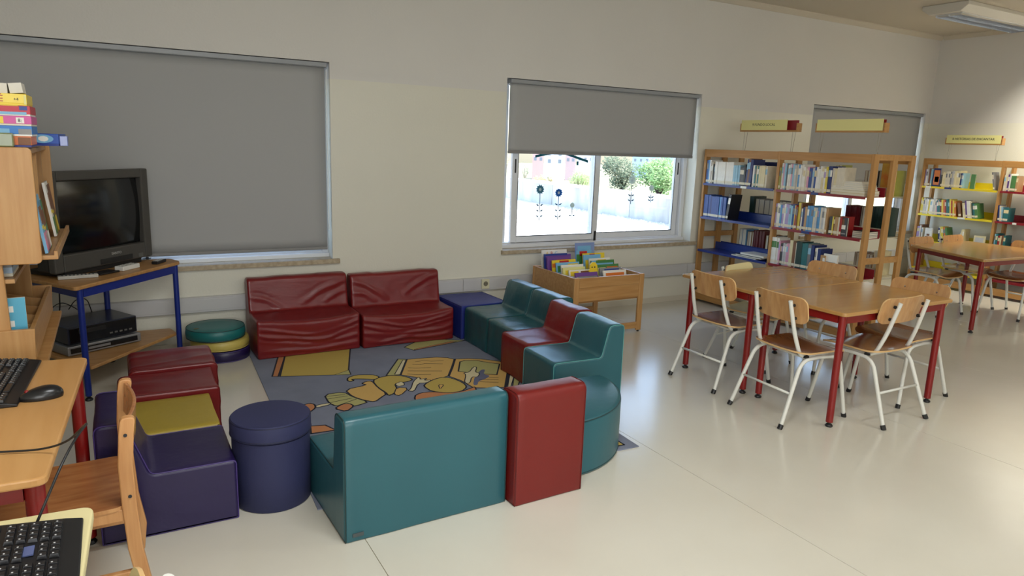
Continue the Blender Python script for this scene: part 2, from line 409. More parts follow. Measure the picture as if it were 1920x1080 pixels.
# cable duct and socket
duct = thing('cable_duct', 'pale grey plastic cable duct running along the window wall', 'cable duct')
for a, b in ((XL+.01, 2.50), (2.503, 5.0), (5.003, 7.5), (7.503, XR-.01)):
    bm = BM(); prism(bm, [(0, .272), (0, .382), (-.036, .382), (-.04, .378), (-.04, .276), (-.036, .272)], 'x', a, b); d = new(bm, 'duct_body', DUCT, duct)
    bm = BM(); box(bm, a+.002, b-.002, -.043, -.0402, .288, .366); new(bm, 'duct_cover', DUCT, d, bevel=.001)
sk = thing('power_socket', 'cream power socket on the cable duct beside blue foam cube', 'socket', (2.706, -.043, .33))
SOCK = mat('socket_cream', (216, 212, 180), .4)
bm = BM(); box(bm, -.036, .036, -.014, -.0002, -.042, .042); new(bm, 'socket_body', SOCK, sk, bevel=.004)
bm = BM(); tube(bm, [(0, -.0145, .003), (0, -.0165, .003)], .021, 20); new(bm, 'socket_ring', mat('socket_well', (120, 116, 96), .5), sk)
for s in (-1, 1):
    bm = BM(); tube(bm, [(s*.009, -.0168, .003), (s*.009, -.0175, .003)], .0035, 8); new(bm, 'socket_hole', INK, sk)

# ceiling lamp
lp = thing('ceiling_lamp', 'white ceiling lamp with silver louvre, unlit, top right corner', 'lamp', (7.78, -1.08, ZC))
bm = BM(); 
prism(bm, [(-.22, -.001), (.22, -.001), (.22, -.035), (.15, -.085), (-.15, -.085), (-.22, -.035)], 'x', -.78, .78)
new(bm, 'housing', mat('lamp_enamel', (208, 204, 194), .4), lp, bevel=.004)
bm = BM(); box(bm, -.70, .70, -.125, .125, -.0875, -.0855); new(bm, 'reflector', mat('reflector', (236, 240, 246), .3, metal=1), lp)
for k in range(26):
    xx = -.69+k*.0552
    bm = BM(); box(bm, xx, xx+.003, -.12, .12, -.104, -.0878); new(bm, 'louvre', mat('louvre', (226, 230, 236), .25, metal=1), lp)
for yy in (-.124, -.001, .121):
    bm = BM(); box(bm, -.70, .70, yy, yy+.003, -.106, -.0878); new(bm, 'louvre_rail', mat('louvre', (226, 230, 236), .25, metal=1), lp)

# ------------------------------------------------------------------ outdoors
GRAVEL = mat('white_gravel', (240, 236, 226), .9, rgb2=(196, 186, 170), vscale=14, bump=1, bscale=20, bdist=.04)
bm = BM(); box(bm, -6, 9.3, WT, 40, -.1, .1)
tag(new(bm, 'roof_terrace', GRAVEL), kind='structure')
# loose pebbles on the terrace
bm = BM(); rnd = random.Random(3)
for k in range(5200):
    x_, y_ = 3.2+rnd.random()*6.0, .5+rnd.random()*8.5; r_ = .018+.03*rnd.random()
    ps = [Vector((math.cos(a)*r_*rnd.uniform(.7, 1.2), math.sin(a)*r_*rnd.uniform(.7, 1.2), 0)) for a in [2*PI*i/5 for i in range(5)]]
    base = [bm.verts.new(p+Vector((x_, y_, .1))) for p in ps]; tp = bm.verts.new((x_, y_, .1+r_*.8))
    for i in range(5): bm.faces.new((base[i], base[(i+1) % 5], tp))
tag(new(bm, 'pebbles', mat('pebble', (236, 230, 218), .8, rgb2=(214, 202, 184), vscale=3)), 'white pebbles covering the roof terrace outside the window', 'gravel', kind='stuff')
PAR = mat('parapet_render', (226, 226, 222), .85, rgb2=(170, 168, 162), vscale=2.5, stretch=(1, 1, .35))
pw = thing('parapet_wall', 'weathered pale parapet wall edging the roof terrace', 'wall')
for k in range(8):
    a = WT+.02+k*3.0
    bm = BM(); box(bm, 9.3, 9.5, a, a+2.985, -.1, .58); new(bm, 'parapet_panel', PAR, pw)
    bm = BM(); box(bm, 9.25, 9.55, a, a+2.99, .581, .63); new(bm, 'coping', mat('coping', (226, 224, 216), .8), pw, bevel=.01)
def tree(label, px, hw, ytop, ybot, dist, colr, n, name='tree', seed=0, cat='tree'):
    """crown centred on a view direction: hw half width, ytop..ybot its extent as seen, at a distance"""
    c = along(px, (ytop+ybot)/2, dist); R_ = hw/FPX*dist; V_ = (ybot-ytop)/2/FPX*dist; G = -14 if dist > 30 else -4.0
    t = thing(name, label, cat, (c.x, c.y, G)); H_ = c.z-G
    rnd = random.Random(seed); verts = []; faces = []
    blobs = [(Vector((rnd.uniform(-.6, .6)*R_, rnd.uniform(-.6, .6)*R_, H_+V_*rnd.uniform(-.6, .55))), min(R_, V_)*rnd.uniform(.4, .6)) for _ in range(11)]
    for k in range(n):
        bc, br = blobs[k % 11]
        d = Vector((rnd.gauss(0, 1), rnd.gauss(0, 1), rnd.gauss(0, 1))).normalized()*br*rnd.uniform(.5, 1.1)
        p = bc+d; u = Vector((rnd.gauss(0, 1), rnd.gauss(0, 1), rnd.gauss(0, 1))).normalized(); v = u.orthogonal().normalized()
        q = R_*rnd.uniform(.03, .06); i = len(verts)
        verts += [p-u*q, p+v*q*.5, p+u*q, p-v*q*.5]; faces.append((i, i+1, i+2, i+3))
    me = bpy.data.meshes.new('foliage'); me.from_pydata([tuple(v) for v in verts], [], faces)
    me.materials.append(mat('foliage_%d_%d_%d' % colr, colr, .7, var=.3, vscale=2.5))
    o = bpy.data.objects.new('foliage', me); COL.objects.link(o); o.parent = t; o['kind'] = 'stuff'
    bm = BM(); tube(bm, [(0, 0, 0), (.03, 0, H_*.5), (0, 0, H_-V_*.3)], R_*.08, 8, r2=R_*.04)
    for k in range(5):
        a = k*1.3; tube(bm, [(0, 0, H_-V_*.9), (math.cos(a)*R_*.45, math.sin(a)*R_*.45, H_+V_*.2)], R_*.035, 6, r2=R_*.012)
    new(bm, 'trunk', mat('bark', (96, 80, 62), .9), t, smooth=True)
tree('grey-green tree at the left of the right window pane', 1168, 40, 288, 362, 22, (112, 128, 96), 5200, seed=1)
tree('bright green leafy tree at the right of the window view', 1238, 52, 284, 372, 17.5, (150, 184, 112), 7000, seed=2)
tree('light green bush behind the parapet in front of the flats', 1086, 27, 318, 362, 19.5, (172, 190, 124), 3000, name='bush', seed=3, cat='bush')
tree('pale grey-green tree at the left edge of the left pane', 985, 13, 296, 346, 26, (150, 156, 130), 1500, seed=4)
tree('dry yellowish shrub along the parapet before the towers', 1020, 26, 328, 350, 19, (206, 192, 140), 1800, name='shrub', seed=5, cat='bush')
tree('yellow-green tree glimpsed left of the window sash', 946, 16, 270, 345, 40, (190, 184, 136), 1500, seed=6)
def block(label, px0, px1, dist, colr, z1, seed):
    a = along(px0, 310, dist); b = along(px1, 310, dist); c = (a+b)/2; wd = (b-a).length
    ang = math.atan2(b.y-a.y, b.x-a.x)
    t = thing('apartment_tower', label, 'building', (c.x, c.y, -14), ang)
    bm = BM(); box(bm, -wd/2, wd/2, 0, 8, 0, z1+14); new(bm, 'facade', mat('facade_%d' % seed, colr, .8), t)
    bm = BM(); box(bm, -wd/2-.3, wd/2+.3, -.3, 8.3, z1+14, z1+14.6); new(bm, 'roof', mat('flat_roof', (180, 176, 170), .8), t)
    wm = mat('far_window', (128, 136, 150), .3); n = max(2, int(wd/2.9)); me = None
    for r_ in range(9):
        for k in range(n):
            if me is None:
                bm = BM(); box(bm, -.6, .6, -.06, .05, -.75, .75); o = new(bm, 'window', wm, t); me = o.data
            else: o = new(me, 'window', None, t)
            o.location = (-wd/2+(k+.5)*wd/n, 0, 9.5+r_*3.0)
block('pinkish brick apartment tower at the left of the view', 998, 1019, 330, (206, 172, 168), 26, 1)
block('pale blue-white apartment tower between two brick towers', 1020, 1059, 290, (206, 214, 228), 26, 2)
block('dusty pink apartment tower right of the white tower', 1060, 1079, 335, (196, 170, 172), 24, 3)
block('white apartment building partly hidden by the light bush', 1081, 1124, 370, (216, 216, 220), 16, 4)
block('bluish flats above the trees in the right pane', 1185, 1262, 400, (176, 198, 214), 15, 5)
bm = BM(); box(bm, -100, 500, 0, 500, -14.2, -14)
bm2 = bm; tag(new(bm2, 'ground', mat('far_ground', (150, 146, 110), .9), loc=(0, 41, 0)), kind='structure')

# ------------------------------------------------------------------ foam seats
def round_poly(poly, rads, n=4):
    out = []; N = len(poly)
    for i in range(N):
        p = Vector(poly[i]); a = Vector(poly[i-1])-p; b = Vector(poly[(i+1) % N])-p; r = rads[i]
        if r <= 0: out.append(p); continue
        d = min(r, a.length*.45, b.length*.45); A = p+a.normalized()*d; B = p+b.normalized()*d
        for k in range(n+1):
            t = k/n; out.append((1-t)**2*A+2*t*(1-t)*p+t*t*B)
    return out
def resample(pts, step):
    out = []
    for i in range(len(pts)):
        a, b = pts[i], pts[(i+1) % len(pts)]; L = (b-a).length; n = max(1, int(L/step))
        for k in range(n): out.append(a+(b-a)*k/n)
    return out
def foam(name, label, cat, poly, rads, L, m_, loc, rz, wr=None, step=.04, seam=None, group=None, z0=.0, seams=(0, 1), sag=None):
    root = thing(name, label, cat, (loc[0], loc[1], z0), rz, group)
    pr = resample(round_poly(poly, rads), step); N = len(pr)
    nor = []
    area_ = sum(pr[i].x*pr[(i+1) % N].y-pr[(i+1) % N].x*pr[i].y for i in range(N)); sg = 1 if area_ > 0 else -1
    for i in range(N):
        t = pr[(i+1) % N]-pr[i-1]; nor.append(Vector((t.y, -t.x)).normalized()*sg)
    xs = [(0, .012), (.004, .004), (.012, 0)]; n = max(2, int(L/step))
    xs += [(.012+(L-.024)*k/n, 0) for k in range(1, n)] + [(L-.012, 0), (L-.004, .004), (L, .012)]
    bm = BM(); rings = []
    for (x_, ins) in xs:
        ring = []
        e = min(1, x_/.05, (L-x_)/.05)
        for p, q in zip(pr, nor):
            d = -ins
            if wr: d += wr(x_, p.x, p.y, q)*(.35+.65*max(0, e))
            pt = p+q*d
            z = max(0, pt.y)
            if sag: z += sag(x_/L, p.x, p.y)
            ring.append(bm.verts.new((x_, pt.x, z)))
        rings.append(ring)
    for A, B in zip(rings, rings[1:]):
        for k in range(N):
            f = bm.faces.new((A[k], A[(k+1) % N], B[(k+1) % N], B[k])); f.smooth = True
    c0 = bm.faces.new(rings[0]); c1 = bm.faces.new(rings[-1])
    bmesh.ops.recalc_face_normals(bm, faces=bm.faces)
    me = bpy.data.meshes.new('cover'); bm.to_mesh(me); bm.free(); me.materials.append(m_)
    o = bpy.data.objects.new('cover', me); COL.objects.link(o); o.parent = root
    if seam is not None:
        for s in seams:
            bm = BM(); x_ = .005 if s == 0 else L-.005
            pp = []
            for p, q in zip(pr, nor):
                if wr: e = .35*wr(x_, p.x, p.y, q)
                else: e = 0
                z = p.y+q.y*(e-.002)+(sag(x_/L, p.x, p.y) if sag else 0)
                pp.append((x_, p.x+q.x*(e-.002), max(.003, z)))
            tube(bm, pp, .0026, 5, closed=True); new(bm, 'seam', seam, root, smooth=True)
    return root
def Lp(D, H, hs, t, slant=.04): return [(0, 0), (D, 0), (D, H), (D-t, H), (D-t-slant, hs), (0, hs)]
LR = [.008, .008, .03, .03, .02, .025]
nz = lambda a, b, c: noise.noise(Vector((a, b, c)))
def crumple(seed, amp, big=False):
    def ridge(v): return max(0, 1-abs(v)*3.5)**1.5
    r_ = random.Random(seed*13)
    zs = [(.215, .045), (.165, .050), (.115, .035), (.06, .02)]
    segs = [((.02, .45), (.38, .30)), ((.99, .46), (.60, .33)), ((.02, .36), (.25, .285))] if seed % 2 == 0 else [((.99, .46), (.50, .30)), ((.02, .38), (.30, .285)), ((.99, .38), (.74, .30))]
    def f(x, y, z, q):
        front = max(0, -q.x); top = max(0, q.y); s = seed*7.3; u = x/.715
        a = 0
        if big and z < .27:
            for k, (z0, dr) in enumerate(zs):
                zz = z0-dr*math.sin(PI*min(1, max(0, u)))+.028*nz(u*3, k*3.1+s, 1.0)
                m_ = .25+1.5*max(0, nz(u*2.6+k*5, s, 2.0)+.30)
                t = (z-zz)/.011
                a += front*(math.exp(-t*t)-.5*math.exp(-(t+1.6)**2))*m_
        if big and z > .27:
            for (ax, az), (bx, bz) in segs:
                dx, dz = (bx-ax)*.7, bz-az; t = max(0, min(1, ((u-ax)*.7*dx+(z-az)*dz)/(dx*dx+dz*dz)))
                d = math.hypot((u-ax)*.7-t*dx, z-az-t*dz-.02*math.sin(t*PI)-.008*nz(u*9, s, 4.0))/.016
                a += front*(math.exp(-d*d)-.4*math.exp(-(d-1.8)**2))*.62*(.15+math.sin(PI*min(1, t*.85+.1)))
        elif not big: a = ridge(nz(x*1.6+s, s, z*9+1.2*math.sin(x*4+seed)))*front*.8
        b = nz(x*3+s, y*4, z*4)*.6+nz(x*7+s, y*8, z*7)*.25
        d = ridge(nz(x*5+s*2, y*2.0+x, s))*top*.35
        return amp*(a+b+d-.2)
    return f
def droop(am):
    def g(u, y, z):
        wz = min(1, max(0, (z-.10)/.13)) if z < .3 else 0
        return -am*math.sin(PI*u)*max(0, 1-y/.22)*wz
    return g
def soft(seed, amp):
    def f(x, y, z, q): return amp*(nz(x*4+seed*5, y*5, z*4)+.5*nz(x*10+seed, y*9, z*9))
    return f
Z1 = .007
foam('foam_sofa', 'crumpled dark red foam sofa under the left window, left of the pair', 'sofa', Lp(.41, .505, .27, .10), LR, .715, REDD, (.775, -.455, 0), math.radians(1), crumple(1, .011, True), .012, seam=None, z0=Z1, sag=droop(.030))
foam('foam_sofa', 'crumpled dark red foam sofa beside the blue cube, right of the pair', 'sofa', Lp(.41, .495, .25, .10), LR, .72, REDD, (1.505, -.465, 0), 0, crumple(2, .012, True), .012, seam=None, z0=Z1, sag=droop(.034))
foam('foam_cube', 'dark blue square foam block in the corner beside red sofa', 'cube', [(0, 0), (.43, 0), (.43, .262), (0, .262)], [.006]*4, .425, BLUEV, (2.265, -.505, 0), math.radians(2.5), soft(3, .004), .03, seam=mat('seam_blue', (22, 34, 98), .5), z0=Z1)
SLD = mat('seam_teal_dark', (20, 80, 84), .5)
foam('foam_chair', 'dark teal foam chair next to the blue block, furthest of the row', 'chair', Lp(.48, .455, .262, .11, .05), LR, .375, TEALD, (2.285, -.535, 0), -PI/2, soft(4, .008), .025, seam=SLD, z0=Z1)
foam('foam_chair', 'dark teal foam chair with creased seat before the red one', 'chair', Lp(.48, .455, .258, .11, .05), LR, .375, TEALD, (2.285, -.913, 0), -PI/2, soft(5, .009), .025, seam=SLD, z0=Z1)
foam('foam_chair', 'narrow red foam chair between two teal foam chairs', 'chair', Lp(.48, .46, .268, .11, .05), LR, .355, RED, (2.195, -1.293, 0), -PI/2-.02, soft(6, .007), .025, seam=mat('seam_red', (96, 16, 16), .5), z0=Z1)
foam('foam_chair', 'bright teal foam chair with a torn front corner, nearest of the row', 'chair', Lp(.49, .455, .262, .11, .05), LR, .37, TEAL, (2.155, -1.655, 0), -PI/2-.03, soft(7, .004), .03, seam=mat('seam_teal_light', (92, 160, 158), .5), z0=Z1)
foam('foam_bench', 'wide teal foam bench seen from the back beside navy stool', 'bench', Lp(.50, .495, .25, .11, .03), LR, .705, TEAL, (1.355, -2.372, 0), PI+.035, soft(8, .0025), .04, seam=SEAMD)
bm = BM(); box(bm, -.678, -.632, -.5035, -.4995, .022, .033)
BENCH = [o for o in COL.objects if o.name.startswith('foam_bench')][0]
bm.free()
bm = BM(); box(bm, .632, .675, .4985, .5035, .022, .036); new(bm, 'care_label', mat('label_grey', (70, 78, 80), .6), BENCH)
foam('foam_chair', 'bright red foam chair seen from the back beside the teal bench', 'chair', Lp(.49, .50, .25, .13, .03), [.008, .008, .035, .035, .02, .025], .352, REDB, (1.718, -2.43, 0), PI+.03, soft(9, .004), .03, seam=mat('seam_red', (96, 16, 16), .5))
foam('foam_corner_seat', 'purple foam seat with a backrest behind the wooden chair', 'seat', Lp(.475, .465, .25, .10, .075), [.008, .008, .03, .03, .02, .02], .395, PURPLE, (.348, -2.525, 0), PI/2-.0, soft(10, .003), .03, seam=SEAMP)
foam('foam_block', 'yellow foam block behind the purple foam seat', 'block', [(0, 0), (.36, 0), (.36, .252), (0, .252)], [.006]*4, .43, YELLOW, (.338, -2.118, 0), PI/2, soft(11, .003), .03)
foam('foam_block', 'crumpled dark red foam block next to the yellow block', 'block', [(0, 0), (.45, 0), (.45, .275), (0, .275)], [.006, .006, .04, .02], .345, REDD, (.392, -1.675, 0), PI/2, crumple(12, .014), .015, seam=mat('seam_red', (96, 16, 16), .5), seams=(0,))
foam('foam_block', 'crumpled dark red foam block nearest the television table', 'block', [(0, 0), (.43, 0), (.43, .29), (0, .29)], [.006, .006, .04, .03], .37, REDD, (.425, -1.31, 0), PI/2, crumple(13, .014), .015, seam=mat('seam_red', (96, 16, 16), .5), seams=(0,))
# quarter round corner piece
q = thing('foam_corner_seat', 'teal quarter-round foam seat at the end of the red one', 'seat', (1.765, -2.30, Z1))
def quarter(R_, n=22): return [(0, 0)]+[(R_*math.cos(a), R_*math.sin(a)) for a in [-PI/2+k*(PI/2)/n for k in range(n+1)]]
bm = BM(); R0 = .515
lay = [(0, 0), (.0, .25), (-.006, .262), (-.018, .268)]
rr_ = []
for ins, z in lay: rr_.append([bm.verts.new((x_*(R0+ins)/R0, y_*(R0+ins)/R0, z)) for x_, y_ in quarter(R0)])
for A, B in zip(rr_, rr_[1:]):
    for k in range(len(A)): bm.faces.new((A[k], A[(k+1) % len(A)], B[(k+1) % len(A)], B[k]))
bm.faces.new(rr_[0]); bm.faces.new(rr_[-1])
new(bm, 'cover', TEAL, q, smooth=True, auto=50)
bm = BM(); tube(bm, [(x_, y_, .2585) for x_, y_ in quarter(R0-.004)], .003, 5, closed=True); new(bm, 'seam', SEAMD, q)
bm = BM(); tube(bm, [(x_, y_, .006) for x_, y_ in quarter(R0-.001)], .003, 5, closed=True); new(bm, 'seam', SEAMD, q)

# navy round stool
st = thing('foam_stool', 'navy canvas drum stool with a lid seam, between purple seat and bench', 'stool', (.503, -2.398, 0))
st.scale = (.975, .975, 1)
bm = BM(); lathe(bm, [(0, .0), (.152, 0), (.158, .006), (.160, .15), (.160, .296), (0, .296)]); new(bm, 'drum', NAVY, st, smooth=True, auto=45)
bm = BM(); lathe(bm, [(0, .2965), (.158, .2965), (.166, .304), (.166, .360), (.160, .372), (.08, .376), (0, .377)]); new(bm, 'lid', NAVY, st, smooth=True, auto=45)
bm = BM(); tube(bm, circ(.163, 48, .3655), .0025, 5, closed=True); tube(bm, circ(.1655, 48, .308), .0025, 5, closed=True); new(bm, 'piping', mat('navy_piping', (30, 34, 62), .6), st)

# stack of three round cushions
def cushion(label, c, z, h, r, m_, sm):
    t = thing('round_cushion', label, 'cushion', (c[0], c[1], z))
    bm = BM(); lathe(bm, [(0, 0), (r-.012, 0), (r, .01), (r+.003, h/2), (r, h-.008), (r-.01, h-.001), (r*.5, h+.004), (0, h+.003)]); new(bm, 'cover', m_, t, smooth=True, auto=60)
    bm = BM(); tube(bm, circ(r-.004, 44, h-.003), .003, 5, closed=True); tube(bm, circ(r-.003, 44, .005), .003, 5, closed=True); new(bm, 'seam', sm, t)
    return t
cushion('purple round floor cushion at the bottom of the stack of three', (.575, -.245), 0, .074, .178, PURPLE, SEAMP)
cushion('pale yellow round floor cushion in the middle of the stack', (.565, -.240), .0795, .064, .186, YELLOWP, YELLOWP)
c3 = cushion('teal round floor cushion on top of the stack of three', (.540, -.245), .1495, .074, .188, mat('teal_cushion', (24, 108, 108), .4, bump=.2, bscale=8), SEAMD)
bm = BM(); lathe(bm, [(0, .001), (.012, .001), (.012, .0025), (0, .003)], (-.09, -.06), 14); o = new(bm, 'badge', mat('badge_brown', (110, 96, 50), .6), c3, loc=(0, 0, .0755))
o.scale = (1.4, 1, 1)

# ------------------------------------------------------------------ rug with printed picture
rug = thing('rug', 'grey-blue rug printed with children reading an open book', 'rug')
RUGM = mat('rug_pile', (124, 130, 148), .95, bump=.6, bscale=300, var=.08, vscale=5)
bm = BM(); prism(bm, [(.748, -.20), (.640, -2.60), (2.262, -2.672), (2.37, -.22)], 'z', .0002, .006)
new(bm, 'rug_base', RUGM, rug)
GOLD = mat('rug_gold', (190, 166, 84), .95, bump=.5, bscale=300); ORNG = mat('rug_orange', (208, 170, 98), .95, bump=.5, bscale=300); OLIV = mat('rug_olive', (176, 172, 112), .95)
RUST = mat('rug_rust', (190, 128, 84), .95); CREM = mat('rug_cream', (214, 204, 166), .95); RINK = mat('rug_ink', (34, 36, 50), .95); RGRY = mat('rug_shadow_grey', (104, 108, 134), .95)
def A5(l): return [on_floor(500+x_/6, 640+y_/6, .0065) for x_, y_ in l]
def A6(l): return [on_floor(700+x_/6.4, 640+y_/6.4, .0065) for x_, y_ in l]
RL = []
SMOOTH = [0]
def fill(p, m_, line=.010, closed=True):
    for _ in range(SMOOTH[0] if closed else 0):
        q_ = []
        for i in range(len(p)): a, b = p[i], p[(i+1) % len(p)]; q_ += [a*.78+b*.22, a*.22+b*.78]
        p = q_
    RL.append((p, m_, line, closed))
fill(A5([(220,110),(945,40),(930,200),(922,320),(945,372),(150,395)]), GOLD)
fill(A5([(135,150),(205,140),(195,200),(130,395),(62,395)]), RUST)
fill(A5([(760,378),(925,322),(945,372)]), OLIV, .005)
fill(A6([(370,70),(490,108),(940,20),(1100,-10),(600,-40)]), OLIV)
fill(A6([(490,104),(940,14),(1000,2),(930,2),(500,92)]), RUST, .005)
fill(A6([(295,212),(400,216),(322,402),(155,410)]), OLIV)
fill(A6([(352,226),(390,226),(322,396),(255,396)]), CREM, .006)
fill(A6([(405,216),(600,200),(760,190),(890,196),(972,214),(940,310),(898,415),(850,430),(700,470),(600,460),(500,430),(330,402)]), ORNG)
fill(A6([(984,212),(1140,206),(1300,212),(1520,240),(1600,290),(1660,360),(1590,550),(1400,560),(1200,555),(1050,470),(908,418),(950,320)]), ORNG)
fill(A6([(1600,370),(1640,385),(1600,548),(1568,550)]), RINK, 0)
fill(A6([(1640,385),(1690,410),(1650,545),(1612,548)]), CREM, .006)
fill(A6([(1690,410),(1760,470),(1730,545),(1670,545)]), OLIV, .008)
fill(A6([(1040,245),(1100,229),(1240,230),(1400,258),(1515,270),(1482,400),(1260,390),(1020,360)]), OLIV)
SMOOTH[0] = 1
fill(A6([(1290,340),(1345,335),(1320,395),(1400,410),(1370,440),(1260,480),(1250,525),(1195,525),(1215,430)]), RGRY, 0)
fill(A6([(1090,500),(1112,400),(1080,378),(1150,372),(1200,305),(1245,308),(1222,370),(1282,384),(1250,430),(1180,424),(1160,505)]), CREM, .007)
for pl in ([(500,245),(600,232),(700,238),(840,232)], [(470,275),(560,280),(620,266),(830,270)], [(420,318),(520,322),(690,314)], [(415,355),(820,357)], [(410,393),(500,400),(690,398)], [(1390,432),(1500,434)], [(1270,458),(1500,458)], [(1280,484),(1500,494)]):
    fill(A6(pl), None, .006, False)
fill(A5([(905,440),(915,408),(1000,380),(1130,375),(1220,380),(1275,405),(1210,432),(1110,424),(1010,422),(950,430),(985,440),(940,455)]), GOLD)
fill(A5([(880,545),(1130,492),(1065,475),(1120,452),(1185,446),(1250,520),(1352,590),(1290,630),(1220,682),(1100,665),(960,620)]), ORNG)
fill(A5([(1190,445),(1262,408),(1400,382),(1550,392),(1650,430),(1600,450),(1500,470),(1440,480),(1470,540),(1430,590),(1370,612),(1340,575),(1250,520)]), GOLD)
fill(A5([(1440,480),(1520,450),(1560,490),(1480,510)]), CREM, .006)
fill(A5([(1460,520),(1600,525),(1505,612),(1430,600)]), ORNG, .007)
fill(A5([(645,600),(870,570),(975,630),(1145,682),(1060,712),(960,735),(780,730),(700,695)]), OLIV)
for pl in ([(665,622),(880,600)], [(690,650),(910,615)], [(720,690),(960,640)], [(800,725),(1010,650)]): fill(A5(pl), None, .006, False)
fill(A5([(550,722),(712,692),(722,712),(556,750)]), CREM, .007)
fill(A5([(400,722),(480,698),(540,710),(552,750),(480,802),(420,790)]), RUST)
fill(A5([(760,760),(850,708),(930,700),(985,728),(900,790)]), RUST)
fill(A6([(410,592),(450,575),(480,480),(540,430),(562,440),(560,460),(650,440),(600,470),(705,465),(640,500),(540,502),(490,605)]), CREM, .007)
fill(A6([(600,540),(640,500),(740,452),(850,430),(960,448),(1080,500),(1125,550),(1060,602),(900,622),(700,602)]), GOLD)
fill(A6([(780,520),(850,520),(800,580)]), ORNG, .006)
fill(A6([(490,660),(560,622),(700,606),(900,622),(1060,604),(1180,560),(1220,545),(1240,600),(1100,760),(700,830),(520,760)]), RUST)
SMOOTH[0] = 0
fill(A5([(490,955),(660,945),(780,1000),(500,1040)]), RUST)
fill([Vector(v) for v in ((1.75, -2.52, .0065), (2.20, -2.53, .0065), (2.20, -2.63, .0065), (1.75, -2.61, .0065))], GOLD)
MATS = [GOLD, ORNG, OLIV, RUST, CREM, RINK, RGRY]
bm = BM(); zz = .0062
for p, m_, ln, closed in RL:
    zz += .00002
    if m_ is not None:
        vs = [bm.verts.new((v.x, v.y, zz)) for v in p]
        try: f = bm.faces.new(vs); f.material_index = MATS.index(m_)
        except ValueError: pass
    zz += .00002
    if ln:
        n = len(p)
        for i in range(n if closed else n-1):
            a, b = p[i], p[(i+1) % n]; d = (b-a); d.z = 0
            if d.length < 1e-5: continue
            d.normalize(); s = Vector((-d.y, d.x, 0))*ln/2; a = a-d*ln*.3; b = b+d*ln*.3
            vs = [bm.verts.new((v.x, v.y, zz)) for v in (a-s, b-s, b+s, a+s)]
            f = bm.faces.new(vs); f.material_index = MATS.index(RINK)
me = bpy.data.meshes.new('printed_picture')
bmesh.ops.triangulate(bm, faces=bm.faces)
for f in bm.faces:
    f.normal_update()
    if f.normal.z < 0: f.normal_flip()
bm.to_mesh(me); bm.free()
for m_ in MATS: me.materials.append(m_)
o = bpy.data.objects.new('printed_picture', me); COL.objects.link(o); o.parent = rug

# ------------------------------------------------------------------ steel school chairs
def rounded_rect(w_, h_, r, n=5, taper=0):
    pts = []
    for cx, cy, a0 in ((w_/2-r, h_/2-r, 0), (-w_/2+r, h_/2-r, PI/2), (-w_/2+r, -h_/2+r, PI), (w_/2-r, -h_/2+r, 1.5*PI)):
        for k in range(n+1):
            a = a0+k*PI/2/n; pts.append((cx+r*math.cos(a), cy+r*math.sin(a)))
    return pts
def curved_panel(w_, h_, r, th, bend, m_, name, parent, M, edge=None, nx=14, nzz=8):
    """panel in local x (width), z (height), thickness along y, bent by bend(x,z)->y"""
    bm = BM(); g = {}
    def inside_h(x):
        ax = abs(x)-(w_/2-r)
        return h_/2 if ax <= 0 else h_/2-r+math.sqrt(max(0, r*r-ax*ax))
    cols = [-w_/2+w_*(.5-.5*math.cos(PI*i/nx)) for i in range(nx+1)]
    F, B = [], []
    for x in cols:
        hh = max(inside_h(x), .002)
        F.append([bm.verts.new((x, bend(x, -hh+2*hh*k/nzz)-th/2, -hh+2*hh*k/nzz)) for k in range(nzz+1)])
        B.append([bm.verts.new((x, bend(x, -hh+2*hh*k/nzz)+th/2, -hh+2*hh*k/nzz)) for k in range(nzz+1)])
    for i in range(nx):
        for k in range(nzz):
            bm.faces.new((F[i][k], F[i+1][k], F[i+1][k+1], F[i][k+1])); bm.faces.new((B[i][k], B[i][k+1], B[i+1][k+1], B[i+1][k]))
        for k in (0, nzz):
            f = bm.faces.new((F[i][k], F[i+1][k], B[i+1][k], B[i][k])); f.material_index = 1
    for i in (0, nx):
        for k in range(nzz):
            f = bm.faces.new((F[i][k], F[i][k+1], B[i][k+1], B[i][k])); f.material_index = 1
    bmesh.ops.transform(bm, matrix=M, verts=bm.verts)
    return new(bm, name, [m_, edge or m_], parent, smooth=True, auto=40)
PLYEDGE = mat('ply_edge', (214, 176, 122), .5)
